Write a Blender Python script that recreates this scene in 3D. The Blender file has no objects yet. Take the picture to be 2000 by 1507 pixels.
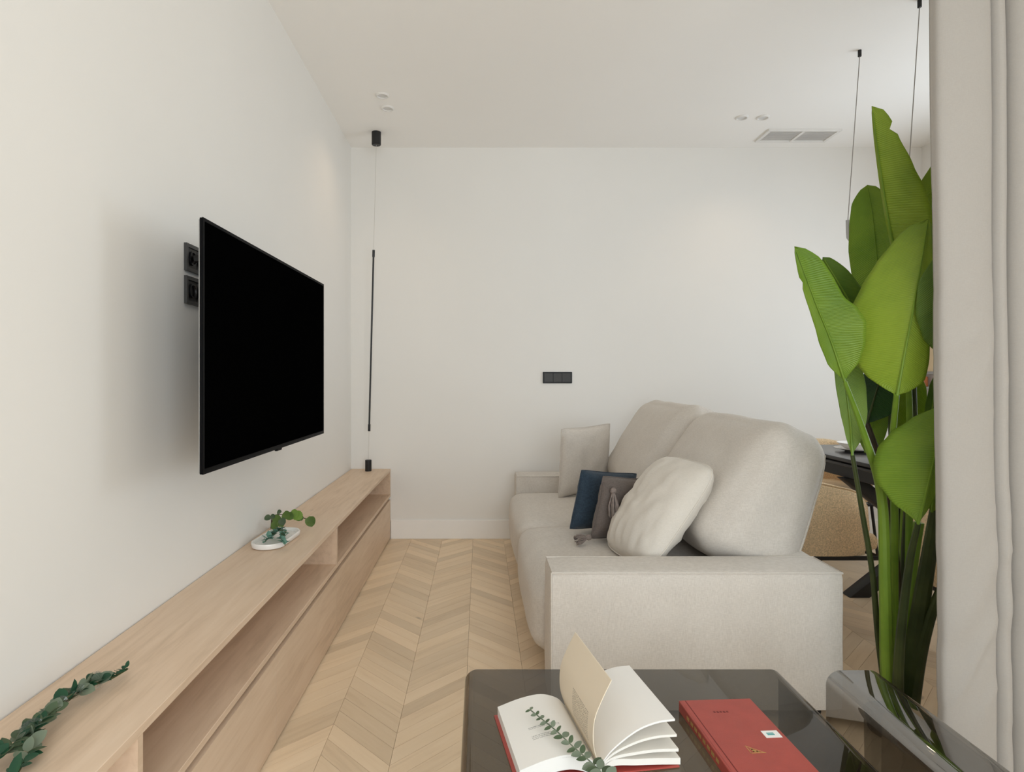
import bpy, bmesh, math, random
from mathutils import Vector, Matrix, noise
random.seed(7)
SC = bpy.context.scene
COL = SC.collection

# ------------------------------------------------------------------ camera, world, light, exposure
F, CX, CY, HC = 1200.0, 938.0, 735.0, 1.225      # focal length in pixels, vanishing point, eye height
cam = bpy.data.cameras.new('camera'); camo = bpy.data.objects.new('camera', cam); COL.objects.link(camo)
camo.location = (0, 0, HC); camo.rotation_euler = (math.pi / 2, 0, 0)
cam.sensor_width = 36; cam.lens = F / 2000 * 36
cam.shift_x = (1000 - CX) / 2000; cam.shift_y = -(753.5 - CY) / 2000
cam.clip_start = 0.02
SC.camera = camo
SC.view_settings.view_transform = 'Standard'; SC.view_settings.look = 'None'
SC.view_settings.exposure = -0.10; SC.view_settings.gamma = 1.0
SC.view_settings.use_curve_mapping = False

SC.cycles.diffuse_bounces = 8; SC.cycles.max_bounces = 14; SC.cycles.transparent_max_bounces = 16
w = bpy.data.worlds.new('sky'); SC.world = w; w.use_nodes = True
w.node_tree.nodes['Background'].inputs[0].default_value = (0.75, 0.87, 1.0, 1)
w.node_tree.nodes['Background'].inputs[1].default_value = 1.0

def area(name, loc, rot, sx, sy, power, col):
    l = bpy.data.lights.new(name, 'AREA'); l.shape = 'RECTANGLE'; l.size = sx; l.size_y = sy
    l.energy = power; l.color = col
    o = bpy.data.objects.new(name, l); COL.objects.link(o); o.location = loc; o.rotation_euler = rot
    return o
# daylight entering through the window behind the camera and the window of the dining side
area('daylight_front', (0.75, -1.46, 1.40), (math.radians(74), 0, 0), 2.5, 2.3, 90, (0.90, 0.965, 1.0))
area('daylight_right', (3.33, 3.25, 1.55), (0, math.pi / 2, 0), 1.75, 1.45, 29, (0.84, 0.925, 1.0))

# room extents
XL, XR, YB, YF, ZC = -0.977, 3.34, 4.65, -1.5, 2.958

def P(px, py, d):
    return Vector(((px - CX) / F * d, d, HC - (py - CY) / F * d))

# ------------------------------------------------------------------ materials
def nt(name):
    m = bpy.data.materials.new(name); m.use_nodes = True
    return m, m.node_tree.nodes, m.node_tree.links, m.node_tree.nodes['Principled BSDF']

def S(b, **k):
    names = dict(rough='Roughness', metal='Metallic', spec='Specular IOR Level', sheen='Sheen Weight', coat='Coat Weight', coatr='Coat Roughness')
    for a, v in k.items(): b.inputs[names[a]].default_value = v

def ramp(N, stops):
    r = N.new('ShaderNodeValToRGB'); e = r.color_ramp.elements
    while len(e) < len(stops): e.new(0.5)
    for x, (p, c) in zip(e, stops): x.position = p; x.color = (*c, 1)
    return r

def plain(name, col, rough=0.5, spec=0.5, metal=0.0, var=0.04, scale=6.0, bump=0.0, bscale=200.0, sheen=0.0, stretch=(1, 1, 1)):
    m, N, L, b = nt(name)
    tc = N.new('ShaderNodeTexCoord'); mp = N.new('ShaderNodeMapping'); mp.inputs['Scale'].default_value = stretch
    L.new(tc.outputs['Object'], mp.inputs[0])
    n = N.new('ShaderNodeTexNoise'); n.inputs['Scale'].default_value = scale; n.inputs['Detail'].default_value = 4
    L.new(mp.outputs[0], n.inputs[0])
    lo = tuple(c * (1 - var) for c in col); hi = tuple(min(1, c * (1 + var)) for c in col)
    r = ramp(N, [(0.3, lo), (0.7, hi)]); L.new(n.outputs[0], r.inputs[0]); L.new(r.outputs[0], b.inputs['Base Color'])
    S(b, rough=rough, spec=spec, metal=metal, sheen=sheen)
    if bump:
        n2 = N.new('ShaderNodeTexNoise'); n2.inputs['Scale'].default_value = bscale; n2.inputs['Detail'].default_value = 3
        L.new(tc.outputs['Object'], n2.inputs[0])
        bp = N.new('ShaderNodeBump'); bp.inputs['Strength'].default_value = bump; bp.inputs['Distance'].default_value = 0.002
        L.new(n2.outputs[0], bp.inputs['Height']); L.new(bp.outputs[0], b.inputs['Normal'])
    return m

def linen(name, col, dark, scale=520.0, bump=0.35):
    """woven cloth: crossing threads plus a slow mottling"""
    m, N, L, b = nt(name)
    tc = N.new('ShaderNodeTexCoord')
    hs = []
    for st in ((0.12, 0.12, 1), (1, 1, 0.12)):
        mp = N.new('ShaderNodeMapping'); mp.inputs['Scale'].default_value = st; L.new(tc.outputs['Object'], mp.inputs[0])
        n = N.new('ShaderNodeTexNoise'); n.inputs['Scale'].default_value = scale; n.inputs['Detail'].default_value = 2; L.new(mp.outputs[0], n.inputs[0]); hs.append(n)
    ad = N.new('ShaderNodeMath'); ad.operation = 'ADD'; L.new(hs[0].outputs[0], ad.inputs[0]); L.new(hs[1].outputs[0], ad.inputs[1])
    n3 = N.new('ShaderNodeTexNoise'); n3.inputs['Scale'].default_value = 9; n3.inputs['Detail'].default_value = 5; L.new(tc.outputs['Object'], n3.inputs[0])
    mm = N.new('ShaderNodeMath'); mm.operation = 'MULTIPLY_ADD'; mm.inputs[1].default_value = 0.35; L.new(n3.outputs[0], mm.inputs[0]); L.new(ad.outputs[0], mm.inputs[2])
    r = ramp(N, [(0.0, dark), (1.0, col)])
    mr = N.new('ShaderNodeMapRange'); mr.inputs[1].default_value = 0.8; mr.inputs[2].default_value = 1.45; L.new(mm.outputs[0], mr.inputs[0])
    L.new(mr.outputs[0], r.inputs[0]); L.new(r.outputs[0], b.inputs['Base Color'])
    bp = N.new('ShaderNodeBump'); bp.inputs['Strength'].default_value = bump; bp.inputs['Distance'].default_value = 0.001
    L.new(ad.outputs[0], bp.inputs['Height']); L.new(bp.outputs[0], b.inputs['Normal'])
    S(b, rough=0.9, spec=0.15, sheen=0.15)
    return m

def wood(name, c0, c1, c2, axis='Y', use_uv=False, per_piece=0.0, rough=0.5, spec=0.3):
    """oak: long stretched grain, pores, knots; each piece takes its own tone and grain offset"""
    m, N, L, b = nt(name)
    tc = N.new('ShaderNodeTexCoord'); src = tc.outputs['UV' if use_uv else 'Object']
    oi = N.new('ShaderNodeObjectInfo'); ge = N.new('ShaderNodeNewGeometry')
    rs = N.new('ShaderNodeMath'); rs.operation = 'ADD'; L.new(oi.outputs['Random'], rs.inputs[0])
    L.new(ge.outputs['Random Per Island'], rs.inputs[1])
    fr = N.new('ShaderNodeMath'); fr.operation = 'FRACT'
    if per_piece: L.new(rs.outputs[0], fr.inputs[0])
    else: fr.inputs[0].default_value = 0.37
    mu = N.new('ShaderNodeMath'); mu.operation = 'MULTIPLY'; mu.inputs[1].default_value = 37.0; L.new(fr.outputs[0], mu.inputs[0])
    of = N.new('ShaderNodeVectorMath'); of.operation = 'ADD'; L.new(src, of.inputs[0]); L.new(mu.outputs[0], of.inputs[1])
    mp = N.new('ShaderNodeMapping')
    mp.inputs['Scale'].default_value = (1, 12, 12) if axis == 'X' else (12, 1, 12)
    L.new(of.outputs[0], mp.inputs[0])
    g = N.new('ShaderNodeTexNoise'); g.inputs['Scale'].default_value = 3.2; g.inputs['Detail'].default_value = 9; g.inputs['Roughness'].default_value = 0.62; g.inputs['Distortion'].default_value = 0.5
    L.new(mp.outputs[0], g.inputs[0])
    mp2 = N.new('ShaderNodeMapping'); mp2.inputs['Scale'].default_value = (1.6, 7, 7) if axis == 'X' else (7, 1.6, 7); L.new(of.outputs[0], mp2.inputs[0])
    g2 = N.new('ShaderNodeTexNoise'); g2.inputs['Scale'].default_value = 0.9; g2.inputs['Detail'].default_value = 3; L.new(mp2.outputs[0], g2.inputs[0])
    ad = N.new('ShaderNodeMath'); ad.operation = 'MULTIPLY_ADD'; ad.inputs[1].default_value = 0.7; L.new(g2.outputs[0], ad.inputs[0]); L.new(g.outputs[0], ad.inputs[2])
    mr = N.new('ShaderNodeMapRange'); mr.inputs[1].default_value = 0.55 - (0.25 if per_piece else 0.1); mr.inputs[2].default_value = 1.15 + (0.15 if per_piece else 0.05); L.new(ad.outputs[0], mr.inputs[0])
    r = ramp(N, [(0.0, c0), (0.5, c1), (1.0, c2)]); L.new(mr.outputs[0], r.inputs[0])
    # sparse dark knots
    v = N.new('ShaderNodeTexVoronoi'); v.inputs['Scale'].default_value = 3.0
    mpv = N.new('ShaderNodeMapping'); mpv.inputs['Scale'].default_value = (0.9, 2.2, 2.2) if axis == 'X' else (2.2, 0.9, 2.2); L.new(of.outputs[0], mpv.inputs[0]); L.new(mpv.outputs[0], v.inputs[0])
    k = N.new('ShaderNodeMapRange'); k.inputs[1].default_value = 0.0; k.inputs[2].default_value = 0.07; k.inputs[3].default_value = 0.45; k.inputs[4].default_value = 1.0
    L.new(v.outputs['Distance'], k.inputs[0])
    mx = N.new('ShaderNodeMix'); mx.data_type = 'RGBA'; mx.blend_type = 'MULTIPLY'; mx.inputs[0].default_value = 1.0 if per_piece else 0.4
    L.new(r.outputs[0], mx.inputs[6]); L.new(k.outputs[0], mx.inputs[7])
    hv = N.new('ShaderNodeHueSaturation')
    tone = N.new('ShaderNodeMapRange'); tone.inputs[3].default_value = 1 - per_piece; tone.inputs[4].default_value = 1 + per_piece
    L.new(fr.outputs[0], tone.inputs[0]); L.new(tone.outputs[0], hv.inputs['Value']); L.new(mx.outputs[2], hv.inputs['Color'])
    L.new(hv.outputs[0], b.inputs['Base Color'])
    bp = N.new('ShaderNodeBump'); bp.inputs['Strength'].default_value = 0.08; bp.inputs['Distance'].default_value = 0.001
    L.new(g.outputs[0], bp.inputs['Height']); L.new(bp.outputs[0], b.inputs['Normal'])
    S(b, rough=rough, spec=spec)
    return m

def smoked_glass(name, tint, ior=1.5, rough=0.0):
    m, N, L, b = nt(name); N.remove(b)
    out = [n for n in N if n.type == 'OUTPUT_MATERIAL'][0]
    t = N.new('ShaderNodeBsdfTransparent'); t.inputs[0].default_value = (*tint, 1)
    g = N.new('ShaderNodeBsdfGlossy'); g.inputs['Roughness'].default_value = rough
    fr = N.new('ShaderNodeFresnel'); ge = N.new('ShaderNodeNewGeometry')      # the same air-to-glass reflection on both faces of the sheet
    mi = N.new('ShaderNodeMapRange'); mi.inputs[3].default_value = ior; mi.inputs[4].default_value = 1 / ior
    L.new(ge.outputs['Backfacing'], mi.inputs[0]); L.new(mi.outputs[0], fr.inputs[0])
    mx = N.new('ShaderNodeMixShader'); L.new(fr.outputs[0], mx.inputs[0]); L.new(t.outputs[0], mx.inputs[1]); L.new(g.outputs[0], mx.inputs[2])
    L.new(mx.outputs[0], out.inputs[0])
    return m

def leafmat(name, c0, c1, rough=0.38, vein=True):
    m, N, L, b = nt(name)
    tc = N.new('ShaderNodeTexCoord')
    n = N.new('ShaderNodeTexNoise'); n.inputs['Scale'].default_value = 7; n.inputs['Detail'].default_value = 3; L.new(tc.outputs['Object'], n.inputs[0])
    r = ramp(N, [(0.35, c0), (0.65, c1)]); L.new(n.outputs[0], r.inputs[0])
    L.new(r.outputs[0], b.inputs['Base Color']); S(b, rough=rough, spec=0.35)
    if vein:
        wv = N.new('ShaderNodeTexWave'); wv.bands_direction = 'Y'; wv.inputs['Scale'].default_value = 9.0; wv.inputs['Distortion'].default_value = 0.6
        mp = N.new('ShaderNodeMapping'); mp.inputs['Rotation'].default_value = (0, 0, 0.0); L.new(tc.outputs['UV'], mp.inputs[0]); L.new(mp.outputs[0], wv.inputs[0])
        va = N.new('ShaderNodeMath'); va.operation = 'MULTIPLY_ADD'; va.inputs[1].default_value = 0.16; L.new(wv.outputs[1], va.inputs[0]); L.new(n.outputs[0], va.inputs[2])
        L.new(va.outputs[0], r.inputs[0])
        bp = N.new('ShaderNodeBump'); bp.inputs['Strength'].default_value = 0.35; bp.inputs['Distance'].default_value = 0.004
        L.new(wv.outputs[0], bp.inputs['Height']); L.new(bp.outputs[0], b.inputs['Normal'])
    tr = N.new('ShaderNodeBsdfTranslucent'); L.new(r.outputs[0], tr.inputs[0])
    mx = N.new('ShaderNodeMixShader'); mx.inputs[0].default_value = 0.3
    out = [q for q in N if q.type == 'OUTPUT_MATERIAL'][0]
    L.new(b.outputs[0], mx.inputs[1]); L.new(tr.outputs[0], mx.inputs[2]); L.new(mx.outputs[0], out.inputs[0])
    return m

def printed(name, paper, blocks):
    """paper with faint lines of print inside the UV rectangles BLOCKS (u0,u1,v0,v1)"""
    m, N, L, b = nt(name)
    tc = N.new('ShaderNodeTexCoord'); sp = N.new('ShaderNodeSeparateXYZ'); L.new(tc.outputs['UV'], sp.inputs[0])
    def cmp(sock, op, v):
        q = N.new('ShaderNodeMath'); q.operation = op; q.inputs[1].default_value = v; L.new(sock, q.inputs[0]); return q.outputs[0]
    def mul(a, c):
        q = N.new('ShaderNodeMath'); q.operation = 'MULTIPLY'; L.new(a, q.inputs[0]); L.new(c, q.inputs[1]); return q.outputs[0]
    tot = None
    for (u0, u1, v0, v1) in blocks:
        k = mul(mul(cmp(sp.outputs[0], 'GREATER_THAN', u0), cmp(sp.outputs[0], 'LESS_THAN', u1)), mul(cmp(sp.outputs[1], 'GREATER_THAN', v0), cmp(sp.outputs[1], 'LESS_THAN', v1)))
        if tot is None: tot = k
        else:
            q = N.new('ShaderNodeMath'); q.operation = 'MAXIMUM'; L.new(tot, q.inputs[0]); L.new(k, q.inputs[1]); tot = q.outputs[0]
    ln = cmp(cmp(cmp(sp.outputs[1], 'MULTIPLY', 46.0), 'FRACT', 0), 'LESS_THAN', 0.5)
    nz = N.new('ShaderNodeTexNoise'); nz.inputs['Scale'].default_value = 90; L.new(tc.outputs['UV'], nz.inputs[0])
    tot = mul(mul(tot, ln), cmp(nz.outputs[0], 'GREATER_THAN', 0.47))
    mx = N.new('ShaderNodeMix'); mx.data_type = 'RGBA'; mx.inputs[6].default_value = (*paper, 1); mx.inputs[7].default_value = (*(c * 0.45 for c in paper), 1)
    L.new(tot, mx.inputs[0]); L.new(mx.outputs[2], b.inputs['Base Color']); S(b, rough=0.75, spec=0.2)
    return m

M = dict(
    wall=plain('wall_paint', (0.80, 0.78, 0.745), 0.85, 0.2, var=0.008, scale=2, bump=0.05, bscale=90),
    ceil=plain('ceiling_paint', (0.90, 0.88, 0.85), 0.9, 0.1, var=0.006, scale=2),
    trim=plain('white_lacquer', (0.88, 0.865, 0.84), 0.45, 0.4, var=0.01),
    oak=wood('cabinet_oak', (0.51, 0.37, 0.255), (0.68, 0.515, 0.375), (0.76, 0.60, 0.455), 'Y'),
    oakv=wood('cabinet_oak_ends', (0.48, 0.345, 0.24), (0.64, 0.48, 0.345), (0.71, 0.555, 0.415), 'Y'),
    floor=wood('floor_oak', (0.60, 0.445, 0.295), (0.78, 0.615, 0.43), (0.85, 0.695, 0.51), 'X', use_uv=True, per_piece=0.11, rough=0.45),
    sub=plain('screed', (0.22, 0.15, 0.09), 0.9, 0.1),
    linen=linen('sofa_linen', (0.66, 0.615, 0.56), (0.54, 0.495, 0.445)),
    velvet=linen('pillow_cotton', (0.72, 0.675, 0.61), (0.64, 0.595, 0.53), 700, 0.15),
    greyf=linen('grey_velvet', (0.17, 0.14, 0.125), (0.10, 0.082, 0.072), 600, 0.25),
    navy=linen('navy_velvet', (0.045, 0.07, 0.10), (0.018, 0.028, 0.042), 600, 0.3),
    tassel=plain('tassel_yarn', (0.24, 0.20, 0.18), 0.9, 0.1, var=0.2, scale=60),
    boucle=plain('tan_boucle', (0.72, 0.55, 0.355), 0.95, 0.1, var=0.25, scale=160, bump=0.9, bscale=220, sheen=0.2),
    black=plain('black_metal', (0.012, 0.012, 0.012), 0.45, 0.4, var=0.1),
    blackp=plain('black_plastic', (0.006, 0.006, 0.0065), 0.4, 0.25, var=0.1),
    tvblack=plain('tv_black', (0.004, 0.004, 0.0045), 0.5, 0.05, var=0.0),
    gapshade=plain('painted_gap_shade', (0.10, 0.065, 0.04), 0.9, 0.05),  # dark brown that paints the shade between the cabinet doors
    darkp=plain('anthracite_plastic', (0.045, 0.044, 0.043), 0.5, 0.4, var=0.08),
    screen=plain('tv_screen', (0.001, 0.001, 0.001), 0.35, 0.0, var=0.0),
    steel=plain('grey_steel', (0.42, 0.42, 0.42), 0.35, 0.5, metal=0.9, var=0.03),
    cord=plain('grey_cord', (0.30, 0.28, 0.26), 0.7, 0.2),
    ltcord=plain('pale_cord', (0.55, 0.52, 0.48), 0.6, 0.3),
    tabletop=plain('dark_ceramic', (0.018, 0.018, 0.02), 0.22, 0.6, var=0.15, scale=12),
    china=plain('white_china', (0.82, 0.80, 0.77), 0.25, 0.5, var=0.01),
    curtain=linen('curtain_cotton', (0.375, 0.35, 0.32), (0.35, 0.325, 0.295), 900, 0.08),
    glass=smoked_glass('smoked_glass', (0.46, 0.45, 0.43)),
    mirror=smoked_glass('dark_mirror_glass', (0.46, 0.455, 0.44), 4.0),
    clear=smoked_glass('clear_film', (0.93, 0.95, 0.95), 1.6, 0.12),
    pane=smoked_glass('window_glass', (0.97, 0.98, 0.98), 1.45),
    red=plain('red_cover', (0.37, 0.062, 0.048), 0.42, 0.45, var=0.06, scale=30, bump=0.15, bscale=500),
    paper=plain('book_paper', (0.80, 0.77, 0.71), 0.8, 0.2, var=0.02),
    cream=plain('cream_page', (0.80, 0.69, 0.54), 0.8, 0.2, var=0.02),
    gold=plain('gold_foil', (0.62, 0.42, 0.14), 0.35, 0.5, metal=0.6),
    label=plain('white_label', (0.85, 0.84, 0.82), 0.6, 0.3, var=0.0),
    teal=plain('teal_print', (0.10, 0.36, 0.36), 0.6, 0.3),
    ink=plain('dark_red_print', (0.16, 0.02, 0.018), 0.5, 0.3),
    lime=leafmat('leaf_lime', (0.20, 0.31, 0.022), (0.28, 0.39, 0.034)),
    mid=leafmat('leaf_mid', (0.14, 0.26, 0.02), (0.21, 0.33, 0.03)),
    dark=leafmat('leaf_dark', (0.07, 0.15, 0.015), (0.12, 0.21, 0.025)),
    deep=leafmat('leaf_deep', (0.008, 0.035, 0.008), (0.02, 0.07, 0.012)),
    olive=leafmat('leaf_olive', (0.18, 0.30, 0.06), (0.25, 0.38, 0.08)),
    stemg=leafmat('stem_green', (0.16, 0.28, 0.025), (0.23, 0.36, 0.04), 0.4, False),
    stemd=leafmat('stem_dark', (0.035, 0.05, 0.014), (0.075, 0.095, 0.028), 0.45, False),
    stemb=leafmat('stem_brown', (0.045, 0.032, 0.018), (0.09, 0.065, 0.035), 0.5, False),
    euc=leafmat('eucalyptus_leaf', (0.055, 0.10, 0.052), (0.14, 0.18, 0.10), 0.5, False),
    euc2=leafmat('eucalyptus_grey', (0.15, 0.20, 0.14), (0.25, 0.29, 0.21), 0.5, False),
    eucd=leafmat('eucalyptus_dark', (0.014, 0.065, 0.034), (0.035, 0.115, 0.055), 0.4, False),
    bluegreen=leafmat('succulent_blue', (0.10, 0.24, 0.18), (0.20, 0.36, 0.29), 0.5, False),
    pilea=leafmat('round_leaf_green', (0.07, 0.13, 0.025), (0.15, 0.23, 0.06), 0.4, False),
    kitchen=plain('cream_front', (0.72, 0.56, 0.36), 0.4, 0.4),
    orange=plain('orange_ceramic', (0.65, 0.22, 0.08), 0.4, 0.4, var=0.2, scale=20),
    stone=plain('grey_stone', (0.34, 0.33, 0.33), 0.5, 0.4),
    lamp=plain('lamp_white', (0.78, 0.76, 0.73), 0.5, 0.3),
    grille=plain('grille_grey', (0.68, 0.67, 0.655), 0.6, 0.3),
)
M['page'] = printed('printed_page', (0.82, 0.80, 0.76), [(0.36, 0.72, 0.30, 0.37), (0.30, 0.72, 0.46, 0.49)])
M['page_r'] = printed('printed_page_right', (0.82, 0.80, 0.77), [(0.12, 0.3, 0.90, 0.92)])
M['flap'] = printed('printed_flap', (0.76, 0.66, 0.52), [(0.42, 0.86, 0.18, 0.50)])

# ------------------------------------------------------------------ builders
ROOT = {}
def link(name, me, mat, parent):
    o = bpy.data.objects.new(name, me); COL.objects.link(o)
    if mat is not None and len(me.materials) == 0: me.materials.append(M[mat] if isinstance(mat, str) else mat)
    if parent is not None:
        o.parent = parent; ROOT[o.name] = ROOT[parent.name]
    else: ROOT[o.name] = Vector((0, 0, 0))
    return o

def mk(name, vf, mat, parent=None, uvs=None, sharp=35):
    """one mesh object; VF in world coordinates, stored relative to its thing's root"""
    verts, faces = vf
    off = ROOT[parent.name] if parent is not None else Vector((0, 0, 0))
    me = bpy.data.meshes.new(name)
    me.from_pydata([tuple(Vector(v) - off) for v in verts], [], faces)
    if uvs:
        ul = me.uv_layers.new(name='UVMap')
        for lp in me.loops: ul.data[lp.index].uv = uvs[lp.vertex_index]
    me.polygons.foreach_set('use_smooth', [True] * len(me.polygons))
    me.set_sharp_from_angle(angle=math.radians(sharp)); me.update()
    return link(name, me, mat, parent)

def thing(name, label, cat, loc, group=None):
    o = bpy.data.objects.new(name, None); COL.objects.link(o); o.location = loc
    o.empty_display_size = 0.05
    ROOT[o.name] = Vector(loc); return tag(o, label, cat, group)

def tag(o, label, cat, group=None):
    o['label'] = label; o['category'] = cat
    if group: o['group'] = group
    return o

def struct(o, label=None, cat=None):
    o['kind'] = 'structure'
    if label: o['label'] = label
    if cat: o['category'] = cat
    return o

def bm_out(bm):
    bm.verts.ensure_lookup_table(); bm.verts.index_update()
    r = ([v.co.copy() for v in bm.verts], [[v.index for v in f.verts] for f in bm.faces]); bm.free(); return r

def join(*vfs):
    V, Fc = [], []
    for v, f in vfs:
        n = len(V); V += list(v); Fc += [[i + n for i in q] for q in f]
    return V, Fc

def xf(vf, mat):
    return [mat @ Vector(v) for v in vf[0]], vf[1]

def box(x0, x1, y0, y1, z0, z1, bev=0.0, seg=2):
    bm = bmesh.new(); bmesh.ops.create_cube(bm, size=1)
    for v in bm.verts:
        v.co = Vector((x0 if v.co.x < 0 else x1, y0 if v.co.y < 0 else y1, z0 if v.co.z < 0 else z1))
    if bev: bmesh.ops.bevel(bm, geom=bm.edges[:], offset=bev, segments=seg, profile=0.5, affect='EDGES')
    return bm_out(bm)

def prism(poly, axis, a, b, bev=0.0):
    """polygon of 2-D points extruded along AXIS from a to b"""
    def p3(u, v, t):
        return {'X': (t, u, v), 'Y': (u, t, v), 'Z': (u, v, t)}[axis]
    n = len(poly)
    V = [p3(u, v, a) for u, v in poly] + [p3(u, v, b) for u, v in poly]
    Fc = [list(range(n))[::-1], list(range(n, 2 * n))] + [[i, (i + 1) % n, n + (i + 1) % n, n + i] for i in range(n)]
    bm = bmesh.new(); vs = [bm.verts.new(v) for v in V]
    for f in Fc: bm.faces.new([vs[i] for i in f])
    bmesh.ops.recalc_face_normals(bm, faces=bm.faces)
    if bev: bmesh.ops.bevel(bm, geom=bm.edges[:], offset=bev, segments=2, profile=0.5, affect='EDGES')
    return bm_out(bm)

def cr(pts, n):
    """Catmull-Rom through PTS (any dimension), n samples per span"""
    pts = [Vector(p) for p in pts]; out = []
    ext = [pts[0] * 2 - pts[1]] + pts + [pts[-1] * 2 - pts[-2]]
    for i in range(1, len(ext) - 2):
        p0, p1, p2, p3 = ext[i - 1:i + 3]
        for k in range(n):
            t = k / n
            out.append(0.5 * ((2 * p1) + (p2 - p0) * t + (2 * p0 - 5 * p1 + 4 * p2 - p3) * t * t + (3 * p1 - p0 - 3 * p2 + p3) * t ** 3))
    out.append(pts[-1]); return out

def tube(pts, rad, seg=10, closed=False):
    pts = [Vector(p) for p in pts]; n = len(pts)
    R = rad if isinstance(rad, (list, tuple)) else [rad] * n
    V, Fc = [], []; up = None
    for i, p in enumerate(pts):
        if closed: t = pts[(i + 1) % n] - pts[i - 1]
        else: t = pts[min(i + 1, n - 1)] - pts[max(i - 1, 0)]
        t = t.normalized()
        if up is None: up = t.orthogonal()
        up = (up - t * up.dot(t)).normalized(); s = t.cross(up)
        for k in range(seg):
            a = 2 * math.pi * k / seg
            V.append(p + (up * math.cos(a) + s * math.sin(a)) * R[i])
    for i in range(n if closed else n - 1):
        for k in range(seg):
            a, b = i * seg, ((i + 1) % n) * seg
            Fc.append([a + k, a + (k + 1) % seg, b + (k + 1) % seg, b + k])
    if not closed:
        Fc.append(list(range(seg))[::-1]); Fc.append(list(range((n - 1) * seg, n * seg)))
    return V, Fc

def lerp_list(vals, s):
    x = s * (len(vals) - 1); i = min(int(x), len(vals) - 2); f = x - i; f = f * f * (3 - 2 * f) * 0.5 + f * 0.5
    return vals[i] * (1 - f) + vals[i + 1] * f

def lathe(prof, c, seg=32, sx=1.0, sy=1.0):
    V, Fc = [], []; n = len(prof)
    for k in range(seg):
        a = 2 * math.pi * k / seg
        for r, z in prof: V.append(Vector((c[0] + r * math.cos(a) * sx, c[1] + r * math.sin(a) * sy, c[2] + z)))
    for k in range(seg):
        for i in range(n - 1):
            a, b = k * n, ((k + 1) % seg) * n
            Fc.append([a + i, b + i, b + i + 1, a + i + 1])
    for i in (0, n - 1):
        if prof[i][0] > 1e-6: Fc.append([k * n + i for k in range(seg)])
    return V, Fc

def soft_box(h, r, bulge=(0, 0, 0), n=14, wr=0.0, seed=0.0, taper=0.0, freq=7.0):
    """upholstered block: half sizes h, edge radius r, faces bulging out, soft creases of depth wr; taper narrows x towards +z"""
    bm = bmesh.new(); bmesh.ops.create_cube(bm, size=2)
    bmesh.ops.subdivide_edges(bm, edges=bm.edges[:], cuts=n, use_grid_fill=True)
    for v in bm.verts:
        p = v.co.copy(); q = Vector([p[i] * h[i] for i in range(3)])
        c = Vector([max(-(h[i] - r), min(h[i] - r, q[i])) for i in range(3)])
        d = q - c
        if d.length > 1e-9: d = d.normalized() * r
        o = c + d
        for i in range(3):
            j, k = (i + 1) % 3, (i + 2) % 3
            o[i] += math.copysign(1, p[i]) * (abs(p[i]) ** 3) * bulge[i] * (1 - p[j] ** 2) * (1 - p[k] ** 2) if abs(p[i]) > 1e-6 else 0
        if wr:
            s = noise.noise(Vector((o.x * freq + seed, o.y * freq * 0.6, o.z * freq))) + 0.5 * noise.noise(Vector((o.x * freq * 2.3, o.y * freq * 2 + seed, o.z * freq * 2.2)))
            o += o.normalized() * s * wr
        if taper: o.x *= 1 - taper * (o.z / h[2])
        v.co = o
    return bm_out(bm)

def pillow(w_, h_, t_, n=22, wr=0.006, seed=0.0, pinch=0.07, freq=9.0, rc=0.06):
    """scatter cushion in the local X (width), Z (height) plane, thickness along Y, pointed corners"""
    V, Fc = [], []
    def pt(u, v, sgn):
        e = (max(0, 1 - abs(u) ** 2.6) ** 0.55) * (max(0, 1 - abs(v) ** 2.6) ** 0.55)
        x = w_ / 2 * u * (1 - pinch * (1 - v * v)); z = h_ / 2 * v * (1 - pinch * (1 - u * u)); q = 1 - rc * (u * v) ** 4; x *= q; z *= q
        s = noise.noise(Vector((u * 3.1 * freq / 9 + seed, v * 3.1, sgn))) + 0.6 * noise.noise(Vector((u * 2.2 + seed, v * 9.0 * freq / 9, sgn * 2)))
        return Vector((x, sgn * (t_ / 2 * e + wr * s * min(1, e * 2)), z))
    for sgn in (-1, 1):
        b = len(V)
        for i in range(n + 1):
            for j in range(n + 1):
                V.append(pt(-1 + 2 * i / n, -1 + 2 * j / n, sgn))
        for i in range(n):
            for j in range(n):
                q = [b + i * (n + 1) + j, b + (i + 1) * (n + 1) + j, b + (i + 1) * (n + 1) + j + 1, b + i * (n + 1) + j + 1]
                Fc.append(q if sgn < 0 else q[::-1])
    bm = bmesh.new(); vs = [bm.verts.new(v) for v in V]
    for f in Fc: bm.faces.new([vs[i] for i in f])
    bmesh.ops.remove_doubles(bm, verts=bm.verts[:], dist=1e-5)
    return bm_out(bm)

def rim(w_, h_, pinch, r, n=14, rc=0.06):
    """the piping along a pillow's seam, in the pillow's local frame"""
    pts = []
    for (a, b) in (((-1, -1), (1, -1)), ((1, -1), (1, 1)), ((1, 1), (-1, 1)), ((-1, 1), (-1, -1))):
        for k in range(n):
            u = a[0] + (b[0] - a[0]) * k / n; v = a[1] + (b[1] - a[1]) * k / n
            pts.append(Vector((w_ / 2 * u * (1 - pinch * (1 - v * v)), 0, h_ / 2 * v * (1 - pinch * (1 - u * u)))) * (1 - rc * (u * v) ** 4))
    return tube(pts, r, 6, closed=True)

def frame_mat(c, xaxis, zaxis):
    """matrix with local X along XAXIS and local Z close to ZAXIS, at C"""
    x = Vector(xaxis).normalized(); z = Vector(zaxis); z = (z - x * z.dot(x)).normalized(); y = z.cross(x)
    m = Matrix((x, y, z)).transposed().to_4x4(); m.translation = Vector(c); return m

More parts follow.
